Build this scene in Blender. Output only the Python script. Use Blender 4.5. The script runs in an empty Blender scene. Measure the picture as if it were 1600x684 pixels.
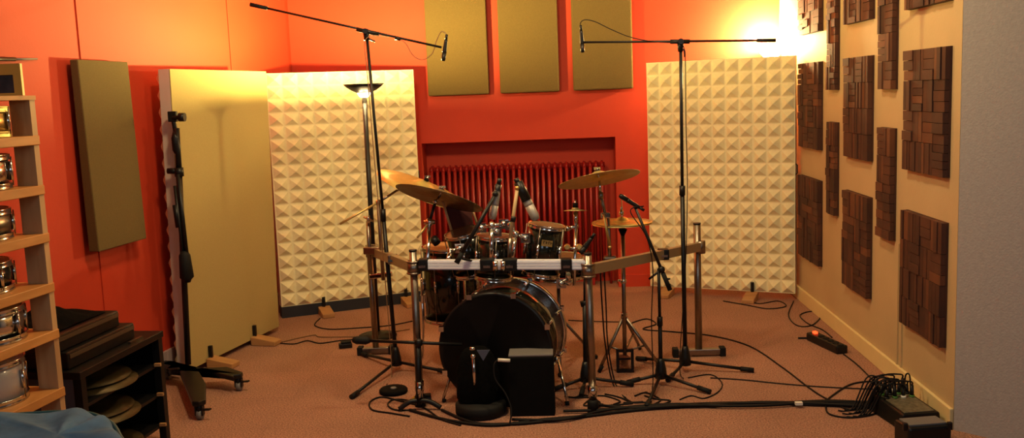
import bpy, math, random
from mathutils import Vector, Matrix
random.seed(7)
C = bpy.context.scene.collection
V = Vector
# ------------------------------------------------------------------ camera
F, CH = 1490.0, 1.6
PITCH = math.atan(194 / F); ROLL = -0.038; YAW = 0.05215
CM = Matrix.Rotation(YAW, 3, 'Z') @ Matrix.Rotation(math.pi / 2 - PITCH, 3, 'X') @ Matrix.Rotation(ROLL, 3, 'Z')
CAMP = V((0, 0, CH))
cd = bpy.data.cameras.new('camera'); cam = bpy.data.objects.new('camera', cd); C.objects.link(cam)
cam.matrix_world = Matrix.Translation(CAMP) @ CM.to_4x4()
cd.sensor_fit = 'HORIZONTAL'; cd.sensor_width = 36.0; cd.lens = 36.0 * F / 1600
bpy.context.scene.camera = cam

def ray(x, y): return CM @ V(((x - 800) / F, -(y - 342) / F, -1))
def A(x, y, Y):            # survey point at depth Y
    d = ray(x, y); return CAMP + d * (Y / d.y)
def G(x, y, z=0.0):        # survey point at height z
    d = ray(x, y); return CAMP + d * ((z - CH) / d.z)
def tilt(p, ang, q, top=True):   # cymbal axis from its outline
    tc = (CAMP - p).normalized()
    r = CM @ V((1, 0, 0)); u = CM @ V((0, 1, 0))
    a = math.radians(ang)
    ud = (-math.sin(a)) * r + math.cos(a) * u
    ud = (ud - tc * ud.dot(tc)).normalized()
    return (tc * (q if top else -q) + ud * math.sqrt(1 - q * q)).normalized()

# ------------------------------------------------------------------ materials
MATS = {}
def mat(name, col, rough=0.5, metal=0.0, noise=0.0, scale=20, bump=0.0, bscale=None, emit=None, es=0, coat=0, stretch=None, spec=0.5):
    m = bpy.data.materials.new(name); m.use_nodes = True; nt = m.node_tree; N = nt.nodes; L = nt.links
    b = N['Principled BSDF']; b.inputs['Roughness'].default_value = rough; b.inputs['Metallic'].default_value = metal
    b.inputs['Specular IOR Level'].default_value = spec
    b.inputs['Coat Weight'].default_value = coat; b.inputs['Coat Roughness'].default_value = 0.05
    tc = N.new('ShaderNodeTexCoord'); mp = N.new('ShaderNodeMapping'); L.new(tc.outputs['Object'], mp.inputs['Vector'])
    if stretch: mp.inputs['Scale'].default_value = stretch
    nz = N.new('ShaderNodeTexNoise'); nz.inputs['Scale'].default_value = scale; nz.inputs['Detail'].default_value = 4
    L.new(mp.outputs['Vector'], nz.inputs['Vector'])
    cr = N.new('ShaderNodeValToRGB'); c = V(col[:3])
    k = max(noise, 0.02)
    cr.color_ramp.elements[0].position = 0.3; cr.color_ramp.elements[1].position = 0.7
    cr.color_ramp.elements[0].color = (*(c * (1 - k)), 1); cr.color_ramp.elements[1].color = (*(c * (1 + k)), 1)
    L.new(nz.outputs['Fac'], cr.inputs['Fac']); L.new(cr.outputs['Color'], b.inputs['Base Color'])
    if bump:
        n2 = N.new('ShaderNodeTexNoise'); n2.inputs['Scale'].default_value = bscale or scale; n2.inputs['Detail'].default_value = 3
        L.new(mp.outputs['Vector'], n2.inputs['Vector'])
        bp = N.new('ShaderNodeBump'); bp.inputs['Strength'].default_value = bump; bp.inputs['Distance'].default_value = 0.01
        L.new(n2.outputs['Fac'], bp.inputs['Height']); L.new(bp.outputs['Normal'], b.inputs['Normal'])
    if emit:
        b.inputs['Emission Color'].default_value = (*emit, 1); b.inputs['Emission Strength'].default_value = es
    MATS[name] = m; return m
def wood(name, c0, c1, scale=3, stretch=(1, 1, 1), rough=0.5):
    m = mat(name, c0, rough); nt = m.node_tree; N = nt.nodes; L = nt.links; b = N['Principled BSDF']
    tc = N.new('ShaderNodeTexCoord'); mp = N.new('ShaderNodeMapping'); mp.inputs['Scale'].default_value = stretch
    L.new(tc.outputs['Object'], mp.inputs['Vector'])
    nz = N.new('ShaderNodeTexNoise'); nz.inputs['Scale'].default_value = scale; nz.inputs['Detail'].default_value = 6; nz.inputs['Distortion'].default_value = 0.6
    L.new(mp.outputs['Vector'], nz.inputs['Vector'])
    cr = N.new('ShaderNodeValToRGB'); cr.color_ramp.elements[0].position = 0.35; cr.color_ramp.elements[1].position = 0.65
    cr.color_ramp.elements[0].color = (*c0, 1); cr.color_ramp.elements[1].color = (*c1, 1)
    L.new(nz.outputs['Fac'], cr.inputs['Fac']); L.new(cr.outputs['Color'], b.inputs['Base Color'])
    return m

red_wall = mat('red_wall', (0.50, 0.036, 0.008), 0.7, noise=0.05, scale=3, bump=0.05, bscale=60)
red_dark = mat('red_radiator', (0.30, 0.012, 0.010), 0.4, noise=0.05)
cream_wall = mat('cream_wall', (0.50, 0.375, 0.20), 0.7, noise=0.04, scale=4, bump=0.08, bscale=90)
grey_wall = mat('grey_wall', (0.37, 0.345, 0.325), 0.8, noise=0.06, scale=60, bump=0.15, bscale=120)
dim_ceil = mat('ceiling_dim', (0.17, 0.15, 0.13), 0.9)  # unseen ceiling, kept dark to cut bounce light
base_cream = mat('baseboard_cream', (0.72, 0.58, 0.28), 0.5)
base_grey = mat('baseboard_grey', (0.42, 0.33, 0.32), 0.6)
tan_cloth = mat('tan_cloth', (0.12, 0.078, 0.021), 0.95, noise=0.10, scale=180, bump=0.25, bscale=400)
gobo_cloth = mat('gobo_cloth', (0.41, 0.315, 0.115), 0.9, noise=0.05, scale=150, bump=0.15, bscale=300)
foam_m = mat('foam', (0.80, 0.73, 0.45), 0.9, noise=0.05, scale=30)
frame_white = mat('frame_white', (0.55, 0.47, 0.40), 0.8)
strip_dark = mat('strip_dark', (0.012, 0.013, 0.022), 0.7)
black = mat('black_metal', (0.006, 0.0055, 0.0055), 0.4, noise=0.1, spec=0.3)
blackm = mat('black_matte', (0.003, 0.003, 0.003), 0.8, noise=0.2, spec=0.12)
rubber = mat('rubber', (0.006, 0.006, 0.006), 0.7, spec=0.25)
cloth_black = mat('black_cloth', (0.003, 0.003, 0.003), 0.95, noise=0.3, scale=40, bump=0.3, bscale=50, spec=0.06)
chrome = mat('chrome', (0.62, 0.60, 0.58), 0.14, 1.0)
steel = mat('brushed_steel', (0.26, 0.22, 0.18), 0.34, 1.0, noise=0.08, scale=50)
alu = mat('aluminium_rail', (0.86, 0.90, 1.0), 0.35, 0.15)
rail_reflect = mat('rail_reflection', (0.30, 0.215, 0.115), 0.4, 0.3)  # warm reflections on the chrome side rails, put into the base colour
brass = mat('cymbal_brass', (0.50, 0.41, 0.17), 0.45, 0.8, noise=0.15, scale=30)
brass_shade = mat('cymbal_underside_shade', (0.22, 0.17, 0.10), 0.45, 0.85, noise=0.2, scale=30)  # brass darkened: shade on the cymbal's underside put into the colour
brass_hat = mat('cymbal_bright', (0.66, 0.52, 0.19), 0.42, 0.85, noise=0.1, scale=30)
gold = mat('gold_plate', (0.55, 0.33, 0.10), 0.35, 0.8)
shell_m = mat('black_lacquer', (0.006, 0.007, 0.005), 0.15, coat=0.3, spec=0.4)
shell_white = mat('pale_shell', (0.55, 0.50, 0.44), 0.3, coat=0.4)
head_m = mat('drum_head', (0.50, 0.26, 0.10), 0.5)
head_tom = mat('drum_head_tan', (0.16, 0.095, 0.045), 0.4)
head_clear = mat('drum_head_smoke', (0.10, 0.07, 0.045), 0.25)
cable_m = mat('cable_black', (0.006, 0.005, 0.005), 0.6, spec=0.2)
cable_lit_m = mat('cable_lit', (0.20, 0.10, 0.04), 0.5)  # black cable again, the light on it put into a brown colour
stick_wood = mat('stick_wood', (0.52, 0.36, 0.17), 0.5, noise=0.1)
wedge_wood = wood('wedge_wood', (0.36, 0.17, 0.06), (0.46, 0.24, 0.09), 4, (1, 6, 6))
shelf_wood = wood('shelf_pine', (0.50, 0.20, 0.045), (0.60, 0.26, 0.07), 3, (3, 1, 8))
post_wood = wood('post_pine', (0.46, 0.25, 0.11), (0.55, 0.32, 0.15), 3, (8, 8, 1))
yellow_frame = mat('yellow_frame', (0.78, 0.42, 0.04), 0.5)
blue_cloth = mat('blue_cloth', (0.07, 0.16, 0.30), 0.85, noise=0.2, scale=15, bump=0.4, bscale=12)
blue_piping = mat('blue_piping', (0.03, 0.10, 0.11), 0.6)
blue_panel = mat('slate_panel', (0.06, 0.075, 0.12), 0.7)
maroon = mat('maroon_fabric', (0.055, 0.010, 0.008), 0.9)
brass_cabinet_shade = mat('cymbal_cabinet_shade', (0.075, 0.05, 0.018), 0.5, 0.6, noise=0.2)  # stored brass darkened: shade inside the cabinet put into the colour
trim_dark = mat('case_trim', (0.07, 0.042, 0.022), 0.45)
grey_top = mat('grey_top', (0.16, 0.15, 0.14), 0.5)
silver_mic = mat('silver_mic', (0.33, 0.31, 0.28), 0.5, 0.4)
white_pl = mat('white_plastic', (0.75, 0.72, 0.62), 0.5)
green_pl = mat('green_plastic', (0.05, 0.16, 0.02), 0.5)
panel_plate = mat('stage_box_plate', (0.16, 0.14, 0.09), 0.45, 0.3, noise=0.4, scale=60)
red_led = mat('red_light', (0.6, 0.02, 0.01), 0.4, emit=(1, 0.05, 0.01), es=4)
glass_lit = mat('lit_glass', (0.9, 0.85, 0.7), 0.4, emit=(1.0, 0.80, 0.45), es=4)
glass_hot = mat('hot_glass', (0.9, 0.85, 0.7), 0.4, emit=(1.0, 0.62, 0.22), es=60)
picture_m = mat('dark_picture', (0.03, 0.022, 0.02), 0.4, noise=0.6, scale=25)
slat_mats = [wood('walnut_%s' % n, a, b, 6, (1, 1, 1), 0.8) for n, a, b in (
    ('deep', (0.038, 0.011, 0.005), (0.062, 0.019, 0.008)), ('mid', (0.055, 0.016, 0.007), (0.085, 0.027, 0.011)), ('warm', (0.10, 0.031, 0.011), (0.14, 0.046, 0.016)))]

# carpet
def carpet():
    m = mat('carpet', (0.3, 0.14, 0.08), 0.95); nt = m.node_tree; N = nt.nodes; L = nt.links; b = N['Principled BSDF']
    tc = N.new('ShaderNodeTexCoord')
    n1 = N.new('ShaderNodeTexNoise'); n1.inputs['Scale'].default_value = 125; n1.inputs['Detail'].default_value = 3
    n2 = N.new('ShaderNodeTexNoise'); n2.inputs['Scale'].default_value = 1.6; n2.inputs['Detail'].default_value = 4
    L.new(tc.outputs['Object'], n1.inputs['Vector']); L.new(tc.outputs['Object'], n2.inputs['Vector'])
    cr = N.new('ShaderNodeValToRGB'); cr.color_ramp.elements[0].position = 0.32; cr.color_ramp.elements[1].position = 0.68
    cr.color_ramp.elements[0].color = (0.175, 0.072, 0.047, 1); cr.color_ramp.elements[1].color = (0.49, 0.255, 0.16, 1)
    L.new(n1.outputs['Fac'], cr.inputs['Fac'])
    br = N.new('ShaderNodeTexBrick'); br.offset = 0; br.inputs['Scale'].default_value = 1; br.inputs['Brick Width'].default_value = 0.5; br.inputs['Row Height'].default_value = 0.5
    br.inputs['Mortar Size'].default_value = 0.004; br.inputs['Mortar Smooth'].default_value = 0.5
    br.inputs['Color1'].default_value = (1, 1, 1, 1); br.inputs['Color2'].default_value = (0.93, 0.93, 0.93, 1); br.inputs['Mortar'].default_value = (0.86, 0.85, 0.84, 1)
    L.new(tc.outputs['Object'], br.inputs['Vector'])
    mx = N.new('ShaderNodeMixRGB'); mx.blend_type = 'MULTIPLY'; mx.inputs['Fac'].default_value = 1
    L.new(cr.outputs['Color'], mx.inputs['Color1']); L.new(br.outputs['Color'], mx.inputs['Color2'])
    r2 = N.new('ShaderNodeValToRGB'); r2.color_ramp.elements[0].position = 0.3; r2.color_ramp.elements[1].position = 0.7
    r2.color_ramp.elements[0].color = (0.85, 0.85, 0.85, 1); r2.color_ramp.elements[1].color = (1.1, 1.1, 1.1, 1)
    L.new(n2.outputs['Fac'], r2.inputs['Fac'])
    m2 = N.new('ShaderNodeMixRGB'); m2.blend_type = 'MULTIPLY'; m2.inputs['Fac'].default_value = 1
    L.new(mx.outputs['Color'], m2.inputs['Color1']); L.new(r2.outputs['Color'], m2.inputs['Color2']); L.new(m2.outputs['Color'], b.inputs['Base Color'])
    bp = N.new('ShaderNodeBump'); bp.inputs['Strength'].default_value = 0.5; bp.inputs['Distance'].default_value = 0.006
    L.new(n1.outputs['Fac'], bp.inputs['Height']); L.new(bp.outputs['Normal'], b.inputs['Normal'])
    return m
carpet_m = carpet()

# ------------------------------------------------------------------ mesh builder
def perp(ax):
    ax = ax.normalized(); t = V((0, 0, 1)) if abs(ax.z) < 0.9 else V((1, 0, 0))
    u = ax.cross(t).normalized(); return u, ax.cross(u).normalized()
class MB:
    def __init__(s): s.v = []; s.f = []; s.sm = []; s.mi = []; s.cur = 0
    def add(s, vs, fs, smooth=False):
        o = len(s.v); s.v += [V(p) for p in vs]
        for f in fs: s.f.append([i + o for i in f]); s.sm.append(smooth); s.mi.append(s.cur)
        return s
    def hexa(s, p):   # 4 bottom, 4 top (same winding)
        return s.add(p, [(3, 2, 1, 0), (4, 5, 6, 7), (0, 1, 5, 4), (1, 2, 6, 5), (2, 3, 7, 6), (3, 0, 4, 7)])
    def box(s, c, size, R=None):
        c = V(c); h = [k / 2 for k in size]; pts = []
        for z in (-1, 1):
            for x, y in ((-1, -1), (1, -1), (1, 1), (-1, 1)):
                q = V((x * h[0], y * h[1], z * h[2])); pts.append(c + (R @ q if R else q))
        return s.hexa(pts)
    def bar(s, p0, p1, w, h, up=V((0, 0, 1))):   # rectangular bar
        p0, p1 = V(p0), V(p1); d = (p1 - p0).normalized(); r = d.cross(up).normalized(); u = r.cross(d)
        q = lambda p: [p - r * w / 2 - u * h / 2, p + r * w / 2 - u * h / 2, p + r * w / 2 + u * h / 2, p - r * w / 2 + u * h / 2]
        return s.hexa(q(p0) + q(p1))
    def lathe(s, prof, o, ax=V((0, 0, 1)), n=24, smooth=True):
        o = V(o); ax = V(ax).normalized(); u, w = perp(ax); vs = []; fs = []
        for r, h in prof:
            for i in range(n):
                a = 2 * math.pi * i / n; vs.append(o + ax * h + (u * math.cos(a) + w * math.sin(a)) * r)
        for j in range(len(prof) - 1):
            for i in range(n):
                k = (i + 1) % n; fs.append((j * n + i, j * n + k, (j + 1) * n + k, (j + 1) * n + i))
        if prof[0][0] > 1e-6: fs.append(tuple(range(n - 1, -1, -1)))
        if prof[-1][0] > 1e-6: fs.append(tuple((len(prof) - 1) * n + i for i in range(n)))
        o0 = len(s.v); s.v += vs
        for f in fs: s.f.append([i + o0 for i in f]); s.sm.append(smooth and len(f) == 4); s.mi.append(s.cur)
        return s
    def cyl(s, p0, p1, r0, r1=None, n=14):
        p0, p1 = V(p0), V(p1); d = p1 - p0
        return s.lathe([(r0, 0), (r0 if r1 is None else r1, d.length)], p0, d, n)
    def ball(s, c, r, n=12, sc=(1, 1, 1)):
        o = len(s.v); m = max(6, n // 2 + 1)
        s.lathe([(max(1e-4, r * math.sin(math.pi * j / m)), -r * math.cos(math.pi * j / m)) for j in range(m + 1)], (0, 0, 0), V((0, 0, 1)), n)
        for i in range(o, len(s.v)):
            p = s.v[i]; s.v[i] = V((p.x * sc[0], p.y * sc[1], p.z * sc[2])) + V(c)
        return s
    def torus(s, c, ax, R, r, n=32, m=8, a0=0, a1=2 * math.pi):
        c = V(c); u, w = perp(V(ax)); ax = V(ax).normalized()
        return s.tube([c + (u * math.cos(2 * math.pi * i / n) + w * math.sin(2 * math.pi * i / n)) * R for i in range(n)], r, m, closed=True)
    def tube(s, pts, r, n=8, closed=False):
        pts = [V(p) for p in pts]; N = len(pts); vs = []; fs = []; pu = None
        for i, p in enumerate(pts):
            a = pts[i - 1] if (i > 0 or closed) else p; b = pts[(i + 1) % N] if (i < N - 1 or closed) else p
            d = (b - a).normalized()
            if pu is None: u, w = perp(d)
            else:
                u = (pu - d * pu.dot(d)); u = u.normalized() if u.length > 1e-6 else perp(d)[0]; w = d.cross(u)
            pu = u
            rr = r[i] if isinstance(r, (list, tuple)) else r
            for k in range(n):
                t = 2 * math.pi * k / n; vs.append(p + (u * math.cos(t) + w * math.sin(t)) * rr)
        for i in range(N if closed else N - 1):
            for k in range(n):
                l = (k + 1) % n; j = (i + 1) % N; fs.append((i * n + k, i * n + l, j * n + l, j * n + k))
        o0 = len(s.v); s.v += vs
        for f in fs: s.f.append([i + o0 for i in f]); s.sm.append(True); s.mi.append(s.cur)
        if not closed:
            for f in (tuple(range(n - 1, -1, -1)), tuple((N - 1) * n + k for k in range(n))):
                s.f.append([i + o0 for i in f]); s.sm.append(False); s.mi.append(s.cur)
        return s
    def prism(s, poly, d):   # polygon of 3D points extruded along d
        n = len(poly); vs = [V(p) for p in poly] + [V(p) + V(d) for p in poly]
        return s.add(vs, [tuple(range(n - 1, -1, -1)), tuple(range(n, 2 * n))] + [(i, (i + 1) % n, n + (i + 1) % n, n + i) for i in range(n)])
    def build(s, name, m, parent=None, bev=0, label=None, sub=0, solid=0, at=None):
        if parent is not None: base = wpos(parent)
        elif at is not None: base = V(at)
        else:
            xs = [p.x for p in s.v]; ys = [p.y for p in s.v]; base = V(((min(xs) + max(xs)) / 2, (min(ys) + max(ys)) / 2, min(p.z for p in s.v)))
        me = bpy.data.meshes.new(name); me.from_pydata([p - base for p in s.v], [], s.f)
        me.polygons.foreach_set('use_smooth', s.sm); me.polygons.foreach_set('material_index', s.mi)
        for q in (m if isinstance(m, (list, tuple)) else [m]): me.materials.append(q)
        me.validate(); me.update()
        o = bpy.data.objects.new(name, me); C.objects.link(o)
        if parent is not None: o.parent = parent
        else: o.location = base
        if solid: k = o.modifiers.new('thickness', 'SOLIDIFY'); k.thickness = solid; k.offset = 0
        if bev: k = o.modifiers.new('bevel', 'BEVEL'); k.width = bev; k.segments = 2; k.limit_method = 'ANGLE'
        if sub: k = o.modifiers.new('smooth', 'SUBSURF'); k.levels = sub; k.render_levels = sub
        if label: o['label'] = label
        return o
def wpos(o):
    p = V(o.location)
    while o.parent: o = o.parent; p += V(o.location)
    return p
def spline(pts, k=8):
    pts = [V(p) for p in pts]; out = []
    for i in range(len(pts) - 1):
        p0 = pts[max(i - 1, 0)]; p1 = pts[i]; p2 = pts[i + 1]; p3 = pts[min(i + 2, len(pts) - 1)]
        for j in range(k):
            t = j / k
            out.append(0.5 * ((2 * p1) + (p2 - p0) * t + (2 * p0 - 5 * p1 + 4 * p2 - p3) * t * t + (3 * p1 - p0 - 3 * p2 + p3) * t ** 3))
    return out + [pts[-1]]
def tag(o, label, cat, group=None, kind=None):
    o['label'] = label; o['category'] = cat
    if group: o['group'] = group
    if kind: o['kind'] = kind
    return o
def thing(name, loc, label, cat, group=None):
    o = bpy.data.objects.new(name, None); o.empty_display_size = 0.1; C.objects.link(o); o.location = V(loc)
    return tag(o, label, cat, group)
def struct(name, mb, m, **k):
    o = mb.build(name, m, **k); o['kind'] = 'structure'; return o
def copy_part(ch, parent):
    c = ch.copy(); C.objects.link(c); c.parent = parent
    for g in list(ch.children): copy_part(g, c)
    return c
def dup(root, loc, label, group=None):
    r = root.copy(); C.objects.link(r); r.location = V(loc); r['label'] = label
    if group: r['group'] = group
    for ch in list(root.children): copy_part(ch, r)
    return r
Z = V((0, 0, 1))

# ------------------------------------------------------------------ room
LWA = math.radians(6.57)
LD = V((math.sin(LWA), math.cos(LWA), 0)); LN = V((math.cos(LWA), -math.sin(LWA), 0))   # left wall direction, normal into room
LP = V((-2.409, 5.496, 0))
def lw(y, off=0.0, z=0.0):
    p = LP + LD * ((y - LP.y) / LD.y) + LN * off; p.z = z; return p
BY = 7.75; RX = 1.765; CZ = 3.05; GY = 4.303
struct('floor', MB().box((1, 3.2, -0.05), (9, 11.4, 0.1)), carpet_m, at=(0, 0, 0))
struct('ceiling', MB().box((1, 3.4, CZ + 0.05), (9, 11, 0.1)), dim_ceil)
a, b = lw(-1.5), lw(8.4)
struct('wall_left', MB().hexa([a, b, b - LN * 0.12, a - LN * 0.12] + [p + Z * CZ for p in (a, b, b - LN * 0.12, a - LN * 0.12)]), red_wall)
nx0, nx1, nz, ndep = -1.12, 0.455, 1.232, 0.26
m = MB()
m.box(((-2.4 + nx0) / 2, BY + 0.2, CZ / 2), (nx0 + 2.4, 0.4, CZ)); m.box(((nx1 + RX + 0.1) / 2, BY + 0.2, CZ / 2), (RX + 0.1 - nx1, 0.4, CZ))
m.box(((nx0 + nx1) / 2, BY + 0.2, (nz + CZ) / 2), (nx1 - nx0, 0.4, CZ - nz)); m.box(((nx0 + nx1) / 2, BY + ndep + 0.07, nz / 2), (nx1 - nx0, 0.14, nz))
struct('wall_back', m, red_wall)
struct('wall_right', MB().box((RX + 0.06, (GY + 8.1) / 2, CZ / 2), (0.12, 8.1 - GY, CZ)), cream_wall)
struct('wall_front', MB().prism([V((RX + 0.001, GY - 0.001, 0)), V((RX + 0.9, GY - 0.9, 0)), V((RX + 2.6, GY - 0.9, 0)), V((RX + 2.6, GY, 0))], V((0, 0, CZ))), grey_wall)
struct('baseboard_right', MB().box((RX - 0.009, (GY + BY) / 2, 0.05), (0.018, BY - GY, 0.1)), base_cream, bev=0.004)
m = MB(); a, b = lw(4.0), lw(7.8)
m.hexa([a, b, b + LN * 0.018, a + LN * 0.018] + [p + Z * 0.15 for p in (a, b, b + LN * 0.018, a + LN * 0.018)])
struct('baseboard_left', m, base_grey)
struct('baseboard_back', MB().box(((nx1 + RX) / 2, BY - 0.008, 0.05), (RX - nx1, 0.016, 0.1)), red_wall)
# slim joint strips on the left wall
for i, (y) in enumerate((4.925, 6.658)):
    p = lw(y, 0.002); struct('trim_%d' % (i + 1), MB().box((p.x, p.y, CZ / 2), (0.008, 0.012, CZ), Matrix.Rotation(-LWA, 3, 'Z')), red_wall)
# two thin upright strips on the right wall
for i, py in enumerate((1393, 1403)):
    yy = {1393: 5.03, 1403: 4.97}[py]
    struct('trim_%d' % (i + 3), MB().box((RX - 0.004, yy, 0.42), (0.008, 0.016, 0.66)), cream_wall)

# radiator in the niche
t = thing('radiator', ((nx0 + nx1) / 2, 7.9, 0), 'red column radiator in the recess of the red back wall', 'radiator')
rz0, rz1 = 0.14, 1.03; sp = 0.0485; first = None
xs = [nx0 + 0.06 + i * sp for i in range(int((nx1 - 0.09 - nx0 - 0.06) / sp) + 1)]
for i, x in enumerate(xs):
    if first is None:
        m = MB()
        for dy in (-0.065, 0.065):
            m.tube([(x, 7.9 + dy, rz0 + 0.03), (x, 7.9 + dy, rz1 - 0.03)], 0.0135, 10)
        for zz in (rz0 + 0.03, rz1 - 0.03):
            m.ball((x, 7.9, zz), 0.03, 12, (0.62, 2.9, 1.25)); m.cyl((x - sp / 2, 7.9, zz), (x + sp / 2, 7.9, zz), 0.022, n=10)
        first = m.build('radiator_column', red_dark, t)
    else:
        c = first.copy(); C.objects.link(c); c.parent = t; c.location = (x - xs[0], 0, 0)
for x in (xs[2], xs[-3]): MB().box((x, 7.9, rz0 / 2), (0.03, 0.12, rz0 + 0.02)).build('radiator_foot', red_dark, t)
m = MB(); m.tube([(xs[-1] + 0.02, 7.9, rz0 + 0.03), (xs[-1] + 0.055, 7.9, rz0 + 0.03), (xs[-1] + 0.055, 7.9, 0.0)], 0.011)
m.build('radiator_pipe', red_dark, t)

# ------------------------------------------------------------------ fabric panels on the red walls
gp = 'tan fabric absorbers on the back wall'
for x0, x1, lab in ((-1.035, -0.545, 'left tan fabric absorber of the row of three on the red back wall'),
                    (-0.455, 0.018, 'middle tan fabric absorber of the row of three on the red back wall'),
                    (0.128, 0.602, 'right tan fabric absorber of the row of three on the red back wall')):
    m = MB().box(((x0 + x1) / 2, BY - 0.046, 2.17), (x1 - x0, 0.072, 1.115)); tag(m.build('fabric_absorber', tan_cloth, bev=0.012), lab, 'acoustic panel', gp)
def wallpt(x, y, off):
    d = ray(x, y); P = LP + LN * off; tt = (P.x * LN.x + P.y * LN.y) / (d.x * LN.x + d.y * LN.y); return CAMP + d * tt
m = MB(); fb4 = [wallpt(149, 396, 0.095), wallpt(225, 373, 0.095), wallpt(207.5, 97, 0.075), wallpt(131, 93, 0.075)]
z0, z1 = (fb4[0].z + fb4[1].z) / 2, (fb4[2].z + fb4[3].z) / 2
yl, yr = (fb4[0].y + fb4[3].y) / 2, (fb4[1].y + fb4[2].y) / 2
m.hexa([lw(yl, .095, z0), lw(yr, .095, z0), lw(yr, .035, z0), lw(yl, .035, z0), lw(yl, .075, z1), lw(yr, .075, z1), lw(yr, .03, z1), lw(yl, .03, z1)])
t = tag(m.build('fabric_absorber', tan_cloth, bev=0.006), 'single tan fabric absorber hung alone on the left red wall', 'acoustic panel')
m = MB(); p, q = lw(5.1), lw(5.3)
m.hexa([v + Z * 1.2 for v in (p, q, q + LN * 0.04, p + LN * 0.04)] + [v + Z * 1.5 for v in (p, q, q + LN * 0.04, p + LN * 0.04)]); m.build('wall_batten', strip_dark, t)

# ------------------------------------------------------------------ wooden diffuser panels on the right wall
gw = 'walnut block diffusers on the right wall'
big = [(6.49, 7.03), (5.46, 5.93), (4.40, 4.915)]; small = [(6.115, 6.30), (5.085, 5.305)]
bz = [(0.36, 0.945), (1.152, 1.742), (1.94, 2.52)]; sz = [(0.757, 1.35), (1.553, 2.14)]
cn = ['in the wide column nearest the corner', 'in the middle wide column', 'in the wide column nearest the grey wall']
rn = ['lowest square walnut diffuser', 'middle square walnut diffuser', 'topmost cropped walnut diffuser']
sn = ['in the slim column nearer the corner', 'in the slim column nearer the grey wall']
srn = ['lower narrow walnut diffuser', 'upper narrow walnut diffuser']
def diffuser(y0, y1, z0, z1, nc, lab):
    t = thing('wooden_diffuser', (RX, (y0 + y1) / 2, z0), lab + ' on cream wall', 'diffuser panel', gw)
    MB().box((RX - 0.005, (y0 + y1) / 2, (z0 + z1) / 2), (0.011, y1 - y0, z1 - z0)).build('backing_board', slat_mats[0], t)
    m = MB(); nr = 4; h = (z1 - z0) / nr; w = (y1 - y0) / nc
    for r in range(nr):
        for c in range(nc):
            k = 3 + (random.random() < 0.4); ver = (r + c + (random.random() < 0.15)) % 2
            for j in range(k):
                dp = random.choice((0.020, 0.022, 0.024, 0.027)); m.cur = random.choice((0, 0, 1, 1, 1, 2))
                if ver: yy0, yy1, a0, a1 = y0 + c * w + j * w / k, y0 + c * w + (j + 1) * w / k, z0 + r * h, z0 + (r + 1) * h
                else: yy0, yy1, a0, a1 = y0 + c * w, y0 + (c + 1) * w, z0 + r * h + j * h / k, z0 + r * h + (j + 1) * h / k
                g = 0.0012
                m.box((RX - 0.011 - dp / 2, (yy0 + yy1) / 2, (a0 + a1) / 2), (dp, yy1 - yy0 - 2 * g, a1 - a0 - 2 * g))
    m.build('wood_blocks', slat_mats, t)
for ci, (y0, y1) in enumerate(big):
    for ri, (z0, z1) in enumerate(bz): diffuser(y0, y1, z0, z1, 4, rn[ri] + ' ' + cn[ci])
for ci, (y0, y1) in enumerate(small):
    for ri, (z0, z1) in enumerate(sz): diffuser(y0, y1, z0, z1, 2, srn[ri] + ' ' + sn[ci])

# ------------------------------------------------------------------ gobos
def foam_sheet(m, o, u, up, n, W, H, nc, nr, hp):
    vs = []; fs = []; g = 0.07
    pw, ph = W / nc, H / nr
    for r in range(nr):
        for c in range(nc):
            k = len(vs); q0 = o + u * pw * c + up * ph * r; ax = q0 + u * pw * .5 + up * ph * .5 + n * hp
            vs += [q0 + u * pw * a_ + up * ph * b_ for a_, b_ in ((0, 0), (1, 0), (1, 1), (0, 1))]
            vs += [q0 + u * pw * a_ + up * ph * b_ + n * 0.002 for a_, b_ in ((g, g), (1 - g, g), (1 - g, 1 - g), (g, 1 - g))]
            e = 0.004; vs += [ax - u * e - up * e, ax + u * e - up * e, ax + u * e + up * e, ax - u * e + up * e]
            for t0 in (0, 4):
                for j in range(4): fs.append((k + t0 + j, k + t0 + (j + 1) % 4, k + t0 + 4 + (j + 1) % 4, k + t0 + 4 + j))
            fs.append((k + 8, k + 9, k + 10, k + 11))
    m.add(vs, fs)
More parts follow.
